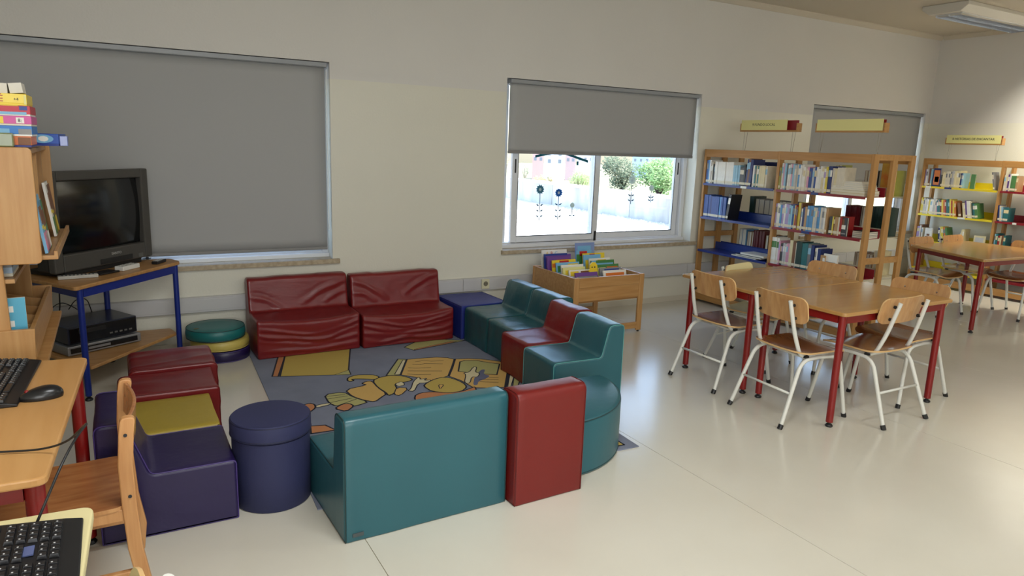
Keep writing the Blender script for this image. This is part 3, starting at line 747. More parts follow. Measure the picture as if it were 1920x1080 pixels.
def school_chair(label, seatm, backm, k=1.0, group=None):
    """faces +y locally; seat .395 high"""
    t = thing('school_chair', label, 'chair', group=group)
    W = .185
    for s in (-1, 1):
        # rear leg with half of the side rail, front leg with the other half
        pts = fillet([(s*.200, -.250, .012), (s*.172, -.115, .372), (s*.165, .02, .378)], .07, 7)
        bm = BM(); tube(bm, pts, .0115, 10); lg = new(bm, 'leg', WHITESTEEL, t, smooth=True, auto=60)
        bm = BM(); tube(bm, [(s*.2015, -.257, 0), (s*.1995, -.245, .024)], .0145, 10); new(bm, 'rubber_foot', BLACKP, lg)
        pts = fillet([(s*.198, .250, .012), (s*.172, .185, .372), (s*.165, .0205, .378)], .07, 7)
        bm = BM(); tube(bm, pts, .0115, 10); lg = new(bm, 'leg', WHITESTEEL, t, smooth=True, auto=60)
        bm = BM(); tube(bm, [(s*.1985, .2535, 0), (s*.1975, .247, .024)], .0145, 10); new(bm, 'rubber_foot', BLACKP, lg)
        pts = fillet([(s*.150, .10, .388), (s*.150, -.105, .386), (s*.138, -.155, .52), (s*.128, -.205, .712)], .05, 7)
        bm = BM(); tube(bm, pts, .0115, 10); po = new(bm, 'back_post', WHITESTEEL, t, smooth=True, auto=60)
        for z in (.61, .685):
            y0 = -.155-.05*(z-.52)/.192
            bm = BM(); tube(bm, [(s*.131, y0, z), (s*.131, y0+.025, z)], .0095, 8); new(bm, 'spacer', BLACKP, po)
        bm = BM(); lathe(bm, [(0, 0), (.007, 0), (.006, .003), (0, .004)], seg=10)
        bmesh.ops.transform(bm, matrix=Matrix.Translation((s*.105, -.148, .675)) @ Matrix.Rotation(-PI/2, 4, 'X'), verts=bm.verts); new(bm, 'bolt', CHROME, t)
        bm = BM(); box(bm, s*.16-.012, s*.16+.012, -.09, -.06, .384, .396); new(bm, 'seat_pad', BLACKP, t)
    bm = BM(); tube(bm, [(-.186, -.184, .19), (.186, -.184, .19)], .0075, 8); new(bm, 'stretcher', WHITESTEEL, t, smooth=True)
    bm = BM(); tube(bm, [(-.165, .12, .378), (.165, .12, .378)], .0085, 8); tube(bm, [(-.165, -.06, .378), (.165, -.06, .378)], .0085, 8); new(bm, 'crossbar', WHITESTEEL, t, smooth=True)
    # seat: lies in x,y ; build in x,z then rotate
    M = Matrix.Translation((0, .045, .402)) @ Matrix.Rotation(-PI/2, 4, 'X')
    def bs(x, z): return -(.010*(x/.19)**2 - .02*max(0, (-z-.10)/.09)**2 + .012*max(0, (z-.1)/.09)**2)
    curved_panel(.385, .385, .07, .010, lambda x, z: bs(x, -z), seatm, 'seat', t, M, PLYEDGE)
    M = Matrix.Translation((0, -.152, .652)) @ Matrix.Rotation(math.radians(12), 4, 'X')
    curved_panel(.385, .155, .045, .009, lambda x, z: .020*(x/.19)**2, backm, 'backrest', t, M, PLYEDGE)
    return t
base = school_chair('tmp', SEATPLY, BACKPLY); index_kids(base)
cream = school_chair('tmp', CREAMPLY, CREAMPLY); index_kids(cream)
used = {}
def place(src, x, y, ang, label, sc=1.0, group=None):
    """ang: heading the sitter faces, degrees from +x"""
    if src.name not in used: o = src; used[src.name] = 1
    else: o = copy_tree(src)
    o.location = (x, y, 0); o.rotation_euler = (0, 0, math.radians(ang)-PI/2); o.scale = (sc, sc, sc)
    o['label'] = label; o['category'] = 'chair'
    if group: o['group'] = group
    return o
place(base, 3.475, -2.03, 0, 'plywood school chair at the left side of near table, farther one')
place(base, 3.41, -2.635, -4, 'plywood school chair at the left side of near table, nearer one')
place(base, 3.88, -2.825, 90, 'plywood school chair with its back to the camera at near table end')
place(base, 4.345, -2.70, 180, 'plywood school chair right of the near table, behind the red leg')
place(base, 4.40, -2.02, 184, 'plywood school chair across the near table before the bookcase')
place(cream, 3.99, -1.80, 283, 'cream plywood school chair at the far end of the near table', .96)
place(base, 7.05, -1.30, 268, 'plywood school chair behind the far table, left of two')
place(base, 7.62, -1.30, 272, 'plywood school chair behind the far table, right of two')
place(base, 7.72, -1.78, 176, 'plywood school chair at the right end of the far table')
place(cream, -.155, -4.055, 180, 'cream chair back showing at the bottom edge beside near keyboard', .95)

# ------------------------------------------------------------------ tables
def table(label, poly, legs, zt, topm, legm, name='school_table', th=.022, lr=.02, apron=.045, cat='table', inset=.03, rad=.03):
    t = thing(name, label, cat, (poly[0][0], poly[0][1], 0))
    ox, oy = poly[0]
    P = round_poly([(a-ox, b-oy) for a, b in poly], [rad]*len(poly), 5)
    bm = BM(); prism(bm, [(p.x, p.y) for p in P], 'z', zt-th, zt); new(bm, 'tabletop', [topm], t, bevel=.005)
    L = [(a-ox, b-oy) for a, b in legs]
    for i in range(len(L)):
        a, b = Vector((*L[i], 0)), Vector((*L[(i+1) % len(L)], 0)); d = (b-a).normalized(); s = Vector((-d.y, d.x, 0))*.011
        bm = BM(); vs = []
        for p in (a+d*lr-s, b-d*lr-s, b-d*lr+s, a+d*lr+s): vs.append((p.x, p.y))
        prism(bm, vs, 'z', zt-th-apron, zt-th-.0005); new(bm, 'apron', legm, t)
    for x_, y_ in L:
        bm = BM(); tube(bm, [(x_, y_, .028), (x_, y_, zt-th-.0005)], lr, 16); lg = new(bm, 'leg', legm, t, smooth=True, auto=50)
        bm = BM(); lathe(bm, [(0, .0), (.018, 0), (.022, .006), (.016, .015), (.009, .017), (.009, .0275), (0, .0275)], (x_, y_), 14); new(bm, 'foot', BLACKP, lg)
    return t
table('near beech table with red legs, section closer to the camera', [(3.405, -2.945), (4.44, -2.945), (4.44, -2.345), (3.405, -2.345)], [(3.435, -2.91), (4.375, -2.91), (4.375, -2.40), (3.435, -2.40)], .665, TABLETOP, REDSTEEL)
table('near beech table with red legs, section farther from the camera', [(3.385, -2.335), (4.42, -2.335), (4.40, -1.68), (3.385, -1.68)], [(3.405, -2.30), (4.34, -2.30), (4.34, -1.75), (3.43, -1.75)], .665, TABLETOP, REDSTEEL)
table('far beech table with red legs by the wall bookcase', [(6.50, -2.05), (7.86, -2.12), (7.84, -1.18), (6.84, -1.18)], [(6.55, -2.01), (7.80, -2.07), (7.79, -1.25), (6.90, -1.25)], .665, TABLETOP, REDSTEEL)
table('beech computer desk with red legs at the left image edge', [(-.185, -3.43), (-.125, -2.42), (-1.2, -2.36), (-1.2, -3.40)], [(-.215, -3.385), (-.165, -2.475), (-1.15, -2.42), (-1.15, -3.34)], .70, DESKTOP, REDSTEEL, name='computer_desk', cat='desk', lr=.022)
table('cream topped computer desk under the near keyboard', [(-.085, -3.62), (-1.2, -3.56), (-1.2, -4.6), (-.13, -4.6)], [(-.14, -3.69), (-1.14, -3.63), (-1.14, -4.54), (-.18, -4.54)], .70, CREAMTOP, REDSTEEL, name='computer_desk', cat='desk', lr=.022)

# ------------------------------------------------------------------ wooden chair at the desk (faces -x)
wc = thing('wooden_chair', 'small solid beech chair pulled up to the computer desk', 'chair', (-.03, -2.78, 0))
def post(yc):
    bm = BM(); prof = [(.018, 0), (.030, .1), (.012, .22), (.004, .38), (.002, .5), (.010, .6), (.018, .655)]
    L_ = []; R_ = []
    for x_, z in prof: L_.append((x_-.021, z)); R_.append((x_+.021, z))
    P = round_poly(L_+R_[::-1], [0]*len(L_[:-1])+[.018, .018]+[0]*len(R_[:-1]), 5)
    prism(bm, [(p.x, p.y) for p in P], 'y', yc-.014, yc+.014); lg = new(bm, 'back_leg', PINE, wc, bevel=.004)
    return lg
for s in (-1, 1):
    lg = post(s*.190)
    for z in (.60, .40):
        bm = BM(); tube(bm, [(.008, s*.2045, z), (.008, s*.2065, z)], .0055, 10); new(bm, 'screw_hole', INK, lg)
    bm = BM(); prism(bm, [(-.355, 0), (-.320, 0), (-.322, .36), (-.36, .36)], 'y', s*.185-.014, s*.185+.014); new(bm, 'front_leg', PINE, wc, bevel=.004)
    bm = BM(); box(bm, -.325, -.012, s*.188-.011, s*.188+.011, .318, .358); new(bm, 'seat_rail', PINE, wc, bevel=.003)
    bm = BM(); box(bm, -.325, .002, s*.188-.010, s*.188+.010, .115, .143); new(bm, 'side_stretcher', PINE, wc, bevel=.003)
bm = BM(); n = 12; F = []
for i in range(n+1):
    u = i/n; y_ = -.176+.352*u; xo = .022*math.sin(PI*u)
    F.append([(.004+xo, y_, .54), (.012+xo, y_, .645), (.024+xo, y_, .645), (.016+xo, y_, .54)])
vv = [[bm.verts.new(p) for p in r_] for r_ in F]
for i in range(n):
    for k in range(4): bm.faces.new((vv[i][k], vv[i][(k+1) % 4], vv[i+1][(k+1) % 4], vv[i+1][k]))
bm.faces.new(vv[0]); bm.faces.new(vv[-1]); new(bm, 'backrest', PINESEAT, wc, smooth=True, auto=40, bevel=.003)
M = Matrix.Translation((-.185, 0, .366)) @ Matrix.Rotation(PI/2, 4, 'X')
curved_panel(.345, .405, .02, .012, lambda x, z: -.006+.012*(x/.17)**2*.3+.006*(1-(z/.2)**2)*-1, PINESEAT, 'seat', wc, M, PINE)
bm = BM(); box(bm, -.010, .010, -.175, .175, .32, .356); new(bm, 'rear_rail', PINE, wc, bevel=.003)

# ------------------------------------------------------------------ keyboards and mouse
KEY = mat('key_black', (26, 26, 29), .4); KBB = mat('keyboard_black', (22, 22, 25), .38); KINK = mat('key_print', (190, 190, 190), .6)
def keyboard(label, loc, rz, badge):
    k = thing('keyboard', label, 'keyboard', loc, rz)
    # local: x along the keys (length .46), y from user edge 0 to .17
    bm = BM(); prism(bm, [(0, 0), (.175, 0), (.175, .026), (.165, .028), (.03, .014), (0, .008)], 'x', 0, .46); new(bm, 'body', KBB, k, bevel=.003)
    bm = BM(); vs = []
    a, b, h = .0082, .0064, .007
    lo = [bm.verts.new((sx*a, sy*a, 0)) for sx, sy in ((-1,-1),(1,-1),(1,1),(-1,1))]; hi = [bm.verts.new((sx*b, sy*b, h)) for sx, sy in ((-1,-1),(1,-1),(1,1),(-1,1))]
    for i in range(4): bm.faces.new((lo[i], lo[(i+1) % 4], hi[(i+1) % 4], hi[i]))
    bm.faces.new(hi)
    box(bm, -.004, -.0005, .0005, .0035, h, h+.0003, 1)
    me = None
    xs_ = [.014+i*.0188 for i in range(15)]+[.31+i*.0188 for i in range(3)]+[.378+i*.0188 for i in range(4)]
    for r_ in range(6):
        for i, x_ in enumerate(xs_):
            if r_ in (2,) and 15 <= i <= 17: continue
            if r_ == 0 and 4 <= i <= 8: continue
            y_ = .042+r_*.0192+(.006 if r_ == 5 else 0); z_ = .0152+(y_-.03)/.135*.0138
            if me is None: o = new(bm, 'key', [KEY, KINK], k); me = o.data
            else: o = new(me, 'key', None, k)
            o.location = (x_, y_, z_); o.rotation_euler = (math.radians(5.8), 0, 0)
    bm = BM(); box(bm, .093, .171, .0345, .050, .0152, .0222, M=Matrix.Identity(4)); new(bm, 'space_bar', KEY, k, bevel=.002)
    if badge:
        bm = BM(); box(bm, .318, .352, .075, .092, .021, .0235); new(bm, 'badge', mat('badge_blue', (84, 96, 140), .4), k)
    return k
kb1 = keyboard('black keyboard on the beech desk behind the mouse', (-.290, -2.89, .7005), PI/2-.06, False)
kb2 = keyboard('large black keyboard on the cream desk in the bottom corner', (-.103, -4.145, .7005), PI/2, True)
bm = BM(); tube(bm, fillet([(.452, .080, .018), (.56, .020, .13), (.72, -.02, .13), (.86, .06, .006), (.92, .24, .006), (.94, .5, .006)], .14, 12), .0028, 8)
new(bm, 'cable', BLACKP, kb2, smooth=True)
ms = thing('mouse', 'black computer mouse with red wheel on the beech desk', 'mouse', (-.235, -2.835, .7005), math.radians(188))
bm = BM(); bmesh.ops.create_uvsphere(bm, u_segments=24, v_segments=14, radius=1)
for v in bm.verts:
    x_, y_, z = v.co; z = max(z, -.25)
    v.co = (x_*.058, y_*.031*(1-.12*x_), (z+.25)*.030*(1-.22*x_)); 
new(bm, 'shell', mat('mouse_black', (22, 23, 26), .28), ms, smooth=True, auto=60)
bm = BM(); bmesh.ops.create_uvsphere(bm, u_segments=12, v_segments=8, radius=.006); bmesh.ops.translate(bm, verts=bm.verts, vec=(.036, 0, .0262)); new(bm, 'wheel', mat('wheel_red', (130, 24, 24), .4), ms, smooth=True)  # small scroll wheel in plain red
bm = BM(); tube(bm, fillet([(.056, 0, .006), (.08, .005, .004), (.14, .01, .004), (.3, -.01, .004)], .04), .0018, 6); new(bm, 'cable', BLACKP, ms, smooth=True)

# ------------------------------------------------------------------ television table, television, players
tvt = table('corner table with blue steel legs carrying the television', [(-.222, -.905), (.352, -.19), (.30, -.055), (-.60, -.055), (-.72, -.16)], [(-.205, -.835), (.315, -.205), (-.09, -.095), (-.60, -.17)], .668, BEECH, BLUESTEEL, name='television_table', lr=.017, apron=.05)
bm = BM(); P = round_poly([(a+.222, b+.905) for a, b in [(-.180, -.83), (.30, -.235), (.27, -.10), (-.54, -.09), (-.60, -.18)]], [.02]*5)
prism(bm, [(p.x, p.y) for p in P], 'z', .175, .195); new(bm, 'lower_shelf', BEECH, tvt, bevel=.004)
TVM = mat('tv_plastic', (74, 72, 68), .45, bump=.1, bscale=400); TVD = mat('tv_dark', (34, 34, 34), .5)
ta = math.radians(47.5)
tv = thing('television', 'bulky dark grey tube television on the corner table', 'television', (-.062, -.375, .6685), ta)
# local x along face, +y to the rear
bm = BM(); Wd, Hh = .76, .572; z0 = .03
frame_box(bm, -Wd/2, Wd/2, z0, z0+Hh, 0, .045, .062, .062, .10, .055)
new(bm, 'bezel', TVM, tv, bevel=.008)
bm = BM(); n = 14
sx, sz0, sz1 = Wd/2-.062, z0+.10, z0+Hh-.055; g = []
for k in range(n+1):
    row = []
    for i in range(n+1):
        u, v = 2*i/n-1, 2*k/n-1
        row.append(bm.verts.new((u*sx, .012+.016*(u*u+v*v), (sz0+sz1)/2+v*(sz1-sz0)/2)))
    g.append(row)
for k in range(n):
    for i in range(n): bm.faces.new((g[k][i], g[k][i+1], g[k+1][i+1], g[k+1][i]))
new(bm, 'screen', mat('tv_screen', (16, 17, 17), .12, spec=.6), tv, smooth=True)
bm = BM()
secs = [(.0455, Wd/2-.004, z0+.004, z0+Hh-.004), (.14, Wd/2-.02, z0+.0, z0+Hh-.02), (.26, .23, z0+.02, z0+Hh-.11), (.36, .16, z0+.05, z0+Hh-.20)]
R_ = [[bm.verts.new(p) for p in ((-a, y, b), (a, y, b), (a, y, c), (-a, y, c))] for y, a, b, c in secs]
for A, B in zip(R_, R_[1:]):
    for k in range(4): bm.faces.new((A[k], A[(k+1) % 4], B[(k+1) % 4], B[k]))
bm.faces.new(R_[0]); bm.faces.new(R_[-1]); new(bm, 'rear_shell', TVD, tv, bevel=.01)
bm = BM(); box(bm, -.30, .30, .02, .28, 0, .029); new(bm, 'base', TVD, tv, bevel=.004)
bm = BM(); box(bm, -.06, .20, -.004, .0, z0+.008, z0+.040); new(bm, 'control_flap', TVD, tv, bevel=.002)
bm = BM(); box(bm, .25, .29, -.003, .0, z0+.01, z0+.035); new(bm, 'power_button', mat('button_grey', (96, 96, 94), .4), tv, bevel=.002)
text('SANYO', .022, mat('silver_print', (190, 190, 186), .4), tv, (.07, -.001, z0+.062), (PI/2, 0, 0), sx=1.1)

vc = thing('video_recorder', 'black video recorder on the lower shelf of television table', 'recorder', (-.18, -.36, .2565), math.radians(29))
bm = BM(); box(bm, -.20, .215, -.12, .17, .004, .105); new(bm, 'case', mat('recorder_case', (30, 34, 50), .3), vc, bevel=.004)
bm = BM(); box(bm, -.19, .205, -.126, -.1205, .01, .098); fp = new(bm, 'front_panel', mat('gloss_black', (14, 14, 16), .15), vc, bevel=.002)
bm = BM(); box(bm, -.14, .02, -.1275, -.1262, .06, .085); new(bm, 'tape_flap', BLACKP, fp)
for k in range(5):
    bm = BM(); box(bm, .04+k*.03, .058+k*.03, -.1278, -.1262, .025, .035); new(bm, 'button', mat('button_grey', (96, 96, 94), .4), fp)
for s in (-.17, .18):
    bm = BM(); box(bm, s, s+.02, -.1, .13, 0, .0038); new(bm, 'foot', BLACKP, vc)
dv = thing('disc_player', 'flat silver disc player under the black video recorder', 'player', (-.175, -.375, .1955), math.radians(29))
bm = BM(); box(bm, -.215, .225, -.13, .14, .004, .058); new(bm, 'case', mat('silver_case', (150, 152, 156), .35, metal=.6), dv, bevel=.004)
bm = BM(); box(bm, -.20, .20, -.1335, -.1305, .016, .046); fp = new(bm, 'front_panel', mat('gloss_black', (14, 14, 16), .15), dv)
bm = BM(); box(bm, -.1, .03, -.1350, -.1337, .024, .038); new(bm, 'tray', mat('silver_case', (150, 152, 156)), fp)
for s in (-.17, .18):
    bm = BM(); box(bm, s, s+.02, -.1, .11, 0, .0038); new(bm, 'foot', BLACKP, dv)
bm = BM()
tube(bm, fillet([(-.33, -.28, .63), (-.335, -.30, .52), (-.34, -.27, .42), (-.36, -.20, .36)], .06), .004, 6)
tube(bm, fillet([(-.30, -.22, .40), (-.26, -.20, .46), (-.20, -.14, .45), (-.17, -.10, .30), (-.17, -.08, .20)], .06), .003, 6)
tube(bm, fillet([(-.40, -.30, .38), (-.38, -.30, .44), (-.33, -.26, .46), (-.28, -.22, .42), (-.25, -.15, .375)], .05), .003, 6)
tag(new(bm, 'cables', BLACKP, smooth=True), 'tangle of black cables hanging behind the video recorder', 'cable')
bm = BM(); tube(bm, fillet([(.012, -.235, .32), (.05, -.215, .335), (.065, -.20, .30), (.03, -.18, .27), (.0, -.165, .24)], .03), .0025, 6)
tag(new(bm, 'cable_loop', BLACKP, smooth=True), 'small black cable loop at the right of video recorder', 'cable')
def remote(label, loc, rz, L_, W_, H_, m_, km, cols=3, rows=6, name='remote_control', cat='remote'):
    r = thing(name, label, cat, loc, rz)
    bm = BM(); box(bm, -L_/2, L_/2, -W_/2, W_/2, 0, H_); new(bm, 'body', m_, r, bevel=.005, bseg=3)
    me = None
    for i in range(rows):
        for j in range(cols):
            if me is None: bm = BM(); box(bm, -.004, .004, -.003, .003, 0, .0015); o = new(bm, 'button', km, r); me = o.data
            else: o = new(me, 'button', None, r)
            o.location = (-L_*.38+i*L_*.76/max(1, rows-1), (j-(cols-1)/2)*W_*.27, H_)
GREYP = mat('grey_plastic', (186, 184, 176), .45); DARKB = mat('dark_button', (60, 62, 66), .5)
remote('long pale grey remote control on the left of television table', (-.215, -.628, .6685), math.radians(8), .20, .048, .02, GREYP, DARKB, 3, 9)
remote('white handset with grey display on the television table', (.038, -.40, .6685), math.radians(52), .15, .062, .028, WHITEP, mat('display_grey', (110, 112, 112), .4), 2, 4, name='handset', cat='handset')
remote('black remote control with white buttons at right table corner', (.222, -.225, .6685), math.radians(62), .12, .042, .02, BLACKP, WHITEP, 3, 6)
bm = BM(); box(bm, -.07, .07, -.045, .045, 0, .010)
tag(new(bm, 'plastic_tray', BLACKP, bevel=.003, loc=(-.085, -.505, .6685), rot=(0, 0, math.radians(45))), 'flat black plastic case lying before the television', 'case')

# ------------------------------------------------------------------ display cabinet at the left
dc = thing('display_cabinet', 'beech magazine display cabinet behind the computer desk', 'cabinet', (-.6, -1.75, 0))
def loc_(x, y): return x+.6, y+1.75
PAN = BEECHV
y0, y1 = -.45, .45     # -2.2 .. -1.3
for nm, yy in (('near', y0), ('far', y1)):
    bm = BM(); a, b = (yy, yy+.02) if nm == 'near' else (yy-.02, yy)
    P = round_poly([(-.30, 1.01), (.350, 1.01), (.350, 1.432), (-.30, 1.432)], [.01, .02, .02, .01])
    prism(bm, [(p.x, p.y) for p in P], 'y', a, b); new(bm, 'side_panel', PAN, dc, bevel=.003)
    a, b = (yy+.0205, yy+.04) if nm == 'near' else (yy-.04, yy-.0205)
    bm = BM(); prism(bm, [(-.25, 0), (.245, 0), (.225, 1.0), (.22, 1.3), (-.20, 1.3)], 'y', a, b); new(bm, 'upright', PAN, dc, bevel=.003)
    a, b = (yy, yy+.02) if nm == 'near' else (yy-.02, yy)
    bm = BM(); prism(bm, [(.02, .56), (.295, .56), (.305, .765), (.02, .765)], 'y', a, b); new(bm, 'tray_end', PAN, dc, bevel=.003)
bm = BM(); box(bm, -.28, .335, y0+.021, y1-.021, 1.405, 1.425); new(bm, 'top_board', BEECH, dc, bevel=.002)
bm = BM(); prism(bm, [(.10, 1.04), (.115, 1.04), (.30, 1.40), (.285, 1.40)], 'y', y0+.041, y1-.041); new(bm, 'sloping_back', BEECH, dc)
bm = BM(); prism(bm, [(.09, 1.018), (.398, 1.018), (.398, 1.050), (.385, 1.050), (.385, 1.034), (.09, 1.034)], 'y', y0+.041, y1-.0); new(bm, 'magazine_shelf', BEECH, dc, bevel=.002)
for k in range(3):
    yy = y0+.22+k*.21
    bm = BM(); prism(bm, [(.12, 1.036), (.325, 1.036), (.330, 1.40), (.29, 1.40)], 'y', yy, yy+.014); new(bm, 'divider', PAN, dc)
bm = BM(); box(bm, .286, .302, y0+.021, y1-.021, .645, .762); new(bm, 'tray_front', BEECH, dc, bevel=.002)
bm = BM(); box(bm, .02, .335, y0+.021, y1-.0, .615, .633); new(bm, 'tray_bottom', BEECH, dc, bevel=.002)
bm = BM(); box(bm, .02, .035, y0+.021, y1-.021, .634, .86); new(bm, 'tray_back', BEECH, dc)
for k in range(4):
    yy = y0+.17+k*.17
    bm = BM(); prism(bm, [(.036, .634), (.285, .634), (.285, .74), (.036, .80)], 'y', yy, yy+.012); new(bm, 'divider', PAN, dc)
bm = BM(); box(bm, -.26, .255, y0+.041, y1-.041, .935, .950); new(bm, 'middle_shelf', BEECH, dc)
bm = BM(); box(bm, -.10, -.085, y0+.041, y1-.041, .1, .934); new(bm, 'centre_panel', BEECH, dc)

# magazines, books and papers in the cabinet
def cover_mat(c1, c2, sc=14): return mat('cover_%d_%d_%d_%d' % (*c1, c2[0]), c1, .35, rgb2=c2, vscale=sc)
def slab(name, label, cat, dims, M, mats, bands=(), group=None):
    """board book: dims thickness(x) depth(y) height(z); bands are coloured patches on the +x and -y faces"""
    a, b, c = dims
    bm = BM(); box(bm, 0, a, 0, b, 0, c, 0)
    box(bm, .0015, a-.0015, .003, b+.0005, -.0003+.002, c+.0004, 1)
    for (u0, u1, v0, v1, mi) in bands: box(bm, -.0004-.0002*mi, a+.0002+.0002*mi, u0*b, u1*b, v0*c, v1*c, mi)
    bmesh.ops.transform(bm, matrix=M, verts=bm.verts)
    o = new(bm, name, mats, None); o.location = (0, 0, 0)
    return tag(o, label, cat, group)
def TRS(x, y, z, rz=0, rx=0, ry=0): return Matrix.Translation((x, y, z)) @ Matrix.Rotation(rz, 4, 'Z') @ Matrix.Rotation(ry, 4, 'Y') @ Matrix.Rotation(rx, 4, 'X')
GRN = mat('green_ink', (70, 130, 70), .4); YEL = mat('yellow_ink', (236, 206, 50), .4); WHT = mat('white_ink', (236, 234, 226), .5); PNK = mat('pink_ink', (226, 140, 170), .4); BRN = mat('brown_ink', (130, 84, 54), .5); LBL = mat('light_blue_ink', (120, 178, 214), .4); RDI = mat('red_ink', (190, 40, 36), .4); DBL = mat('dark_blue_ink', (34, 58, 140), .4); ORI = mat('orange_ink', (226, 120, 40), .4); PUI = mat('purple_ink', (112, 70, 150), .4); BLK = INK; GRI = mat('grey_ink', (140, 140, 140), .5)
for (yy, zt_, m1, m2, lb) in ((-2.13, .215, LBL, PNK, 'pale blue and pink magazine leaning nearest on the cabinet ledge'), (-2.07, .19, GRN, WHT, 'green picture book behind the pink magazine on cabinet ledge'), (-1.62, .235, WHT, GRN, 'white and green magazine leaning in the middle of cabinet ledge'), (-1.55, .22, BRN, YEL, 'brown picture book farthest on the cabinet ledge')):
    M = TRS(-.232, yy, 1.0385) @ Matrix.Rotation(math.radians(-7), 4, 'Y') @ Matrix.Translation((-.012, 0, 0))
    slab('magazine', lb, 'magazine', (.010, .15, zt_), M, [m1, PAPER, m2, YEL, BRN], [(.05, .95, .03, .35, 2), (.2, .8, .5, .8, 4), (.1, .5, .42, .48, 3)])
bkb = slab('picture_book', 'light blue picture book with white shapes in cabinet tray', 'book', (.012, .15, .235), TRS(-.475, -2.12, .636, rz=math.radians(-82)), [mat('sky_blue_cover', (92, 176, 206), .4), PAPER, WHT, BRN], [(.2, .62, .10, .40, 2), (.2, .62, .55, .85, 2), (.62, .74, .08, .18, 2), (.62, .74, .32, .42, 2), (.62, .74, .53, .63, 2), (.62, .74, .77, .87, 2), (.28, .5, .2, .32, 3), (.28, .5, .64, .76, 3)])
for k in range(3):
    slab('papers', ('white paper folder on the inner shelf of display cabinet', 'pale blue leaflet stack on the inner cabinet shelf', 'grey leaflet stack lying over the pale blue one')[k], 'paper', (.16, .20, (.012, .022, .014)[k]), TRS(-.515, -2.10, .9512+(0, .0125, .035)[k]), [(PAPER, mat('leaflet_blue', (170, 192, 214), .5), GRI)[k], PAPER])
# boxes of games on top
ZTOP = 1.4325
def gbox(label, x1, y, z, h, L_, D_, m1, m2, bands=(), rz=0.0, name='game_box'):
    t = thing(name, label, 'box', (x1, y, z), rz)
    bm = BM(); box(bm, -L_, 0, 0, D_, 0, h*.45); new(bm, 'box_base', m2, t)
    bm = BM(); box(bm, -L_-.0015, .0015, -.0015, D_+.0015, h*.18, h); lid = new(bm, 'lid', m1, t, bevel=.001)
    for (a, b, c, d, mm) in bands:
        bm = BM(); box(bm, -L_*b, -L_*a, -.0024, -.0016, h*c, h*d); new(bm, 'print', mm, lid)
    return t
g1 = gbox('orange game box with a green badge, bottom of the box stack', -.252, -2.15, ZTOP, .038, .32, .22, mat('orange_box', (214, 110, 50), .4), BLUEV, [(.18, .30, .3, .9, GRN), (.0, .12, .2, .9, BRN), (.55, .9, .3, .8, DBL)])
g2 = gbox('blue game box above the orange one in the stack', -.247, -2.148, ZTOP+.0385, .036, .33, .22, mat('blue_box', (40, 118, 196), .4), WHT, [(.0, .12, .2, .7, GRI), (.2, .7, .2, .7, LBL)])
g3 = gbox('pink game box in the middle of the stack', -.246, -2.150, ZTOP+.075, .034, .34, .225, mat('pink_box', (206, 84, 156), .4), PAPER, [(.06, .13, .25, .85, WHT), (.24, .38, .2, .9, YEL)])
text('8:', .018, INK, g3, (-.033, -.003, .018), (PI/2, 0, 0))
g4 = gbox('red game box with white lettering below the yellow one', -.247, -2.147, ZTOP+.1095, .036, .34, .22, mat('crimson_box', (190, 40, 62), .4), WHT, [(.02, .09, .55, .95, DBL), (.03, .30, .12, .38, LBL), (.1, .3, .95, 1.0, YEL)])
text('ticas', .020, WHT, g4, (-.112, -.003, .022), (PI/2, 0, 0))
g5 = gbox('yellow game box on top of the game stack', -.254, -2.149, ZTOP+.146, .040, .34, .22, mat('yellow_box', (236, 208, 40), .3), YEL, [(.0, .02, .1, .9, CARD)])
text('LÉ', .032, mat('red_print', (176, 40, 36), .4), g5, (-.083, -.003, .021), (PI/2, 0, 0))
text('+4', .014, INK, g5, (-.03, -.003, .021), (PI/2, 0, 0))
for k, (xx, lb, rr) in enumerate(((-.33, 'white carton at the left above the yellow game box', 0), (-.283, 'white carton tilted above the yellow game box', -.12))):
    bm = BM(); box(bm, -.02, .02, 0, .12, 0, .036); tag(new(bm, 'carton', mat('carton_white', (222, 218, 208), .6), bevel=.001, loc=(xx, -2.12, ZTOP+.1865+(.003 if k else 0)), rot=(0, rr, 0)), lb, 'box')
bm = BM(); box(bm, -.10, 0, 0, .07, 0, .048)
cm = mat('clear_green', (120, 130, 92), .2); tag(new(bm, 'plastic_tub', cm, bevel=.004, loc=(-.300, -2.198, ZTOP+.0005)), 'translucent green plastic tub in front of the game boxes', 'tub')
bf = gbox('flat blue game box lying tilted right of the stack', -.185, -1.84, ZTOP, .048, .10, .17, mat('blue_lid', (40, 84, 176), .35), DBL, rz=math.radians(-6))
bm = BM(); pts = [(.040*math.cos(a), .017*math.sin(a)) for a in [2*PI*k/20 for k in range(20)]]; prism(bm, pts, 'y', -.0022, -.0030); new(bm, 'print', LBL, bf, loc=(-.055, 0, .028))
bm = BM(); pts = [(.018*math.cos(a), .011*math.sin(a)) for a in [2*PI*k/9 for k in range(9)]]; prism(bm, pts, 'y', -.0031, -.0036); new(bm, 'print', WHT, bf, loc=(-.05, 0, .028))
bm = BM(); box(bm, 0, .028, 0, .10, .0, .040); o = tag(new(bm, 'plastic_sleeve', mat('clear_blue', (120, 134, 190), .2), bevel=.002, loc=(-.181, -1.82, ZTOP+.0005), rot=(0, .0, 0)), 'clear plastic sleeve with coloured print at cabinet edge', 'sleeve')

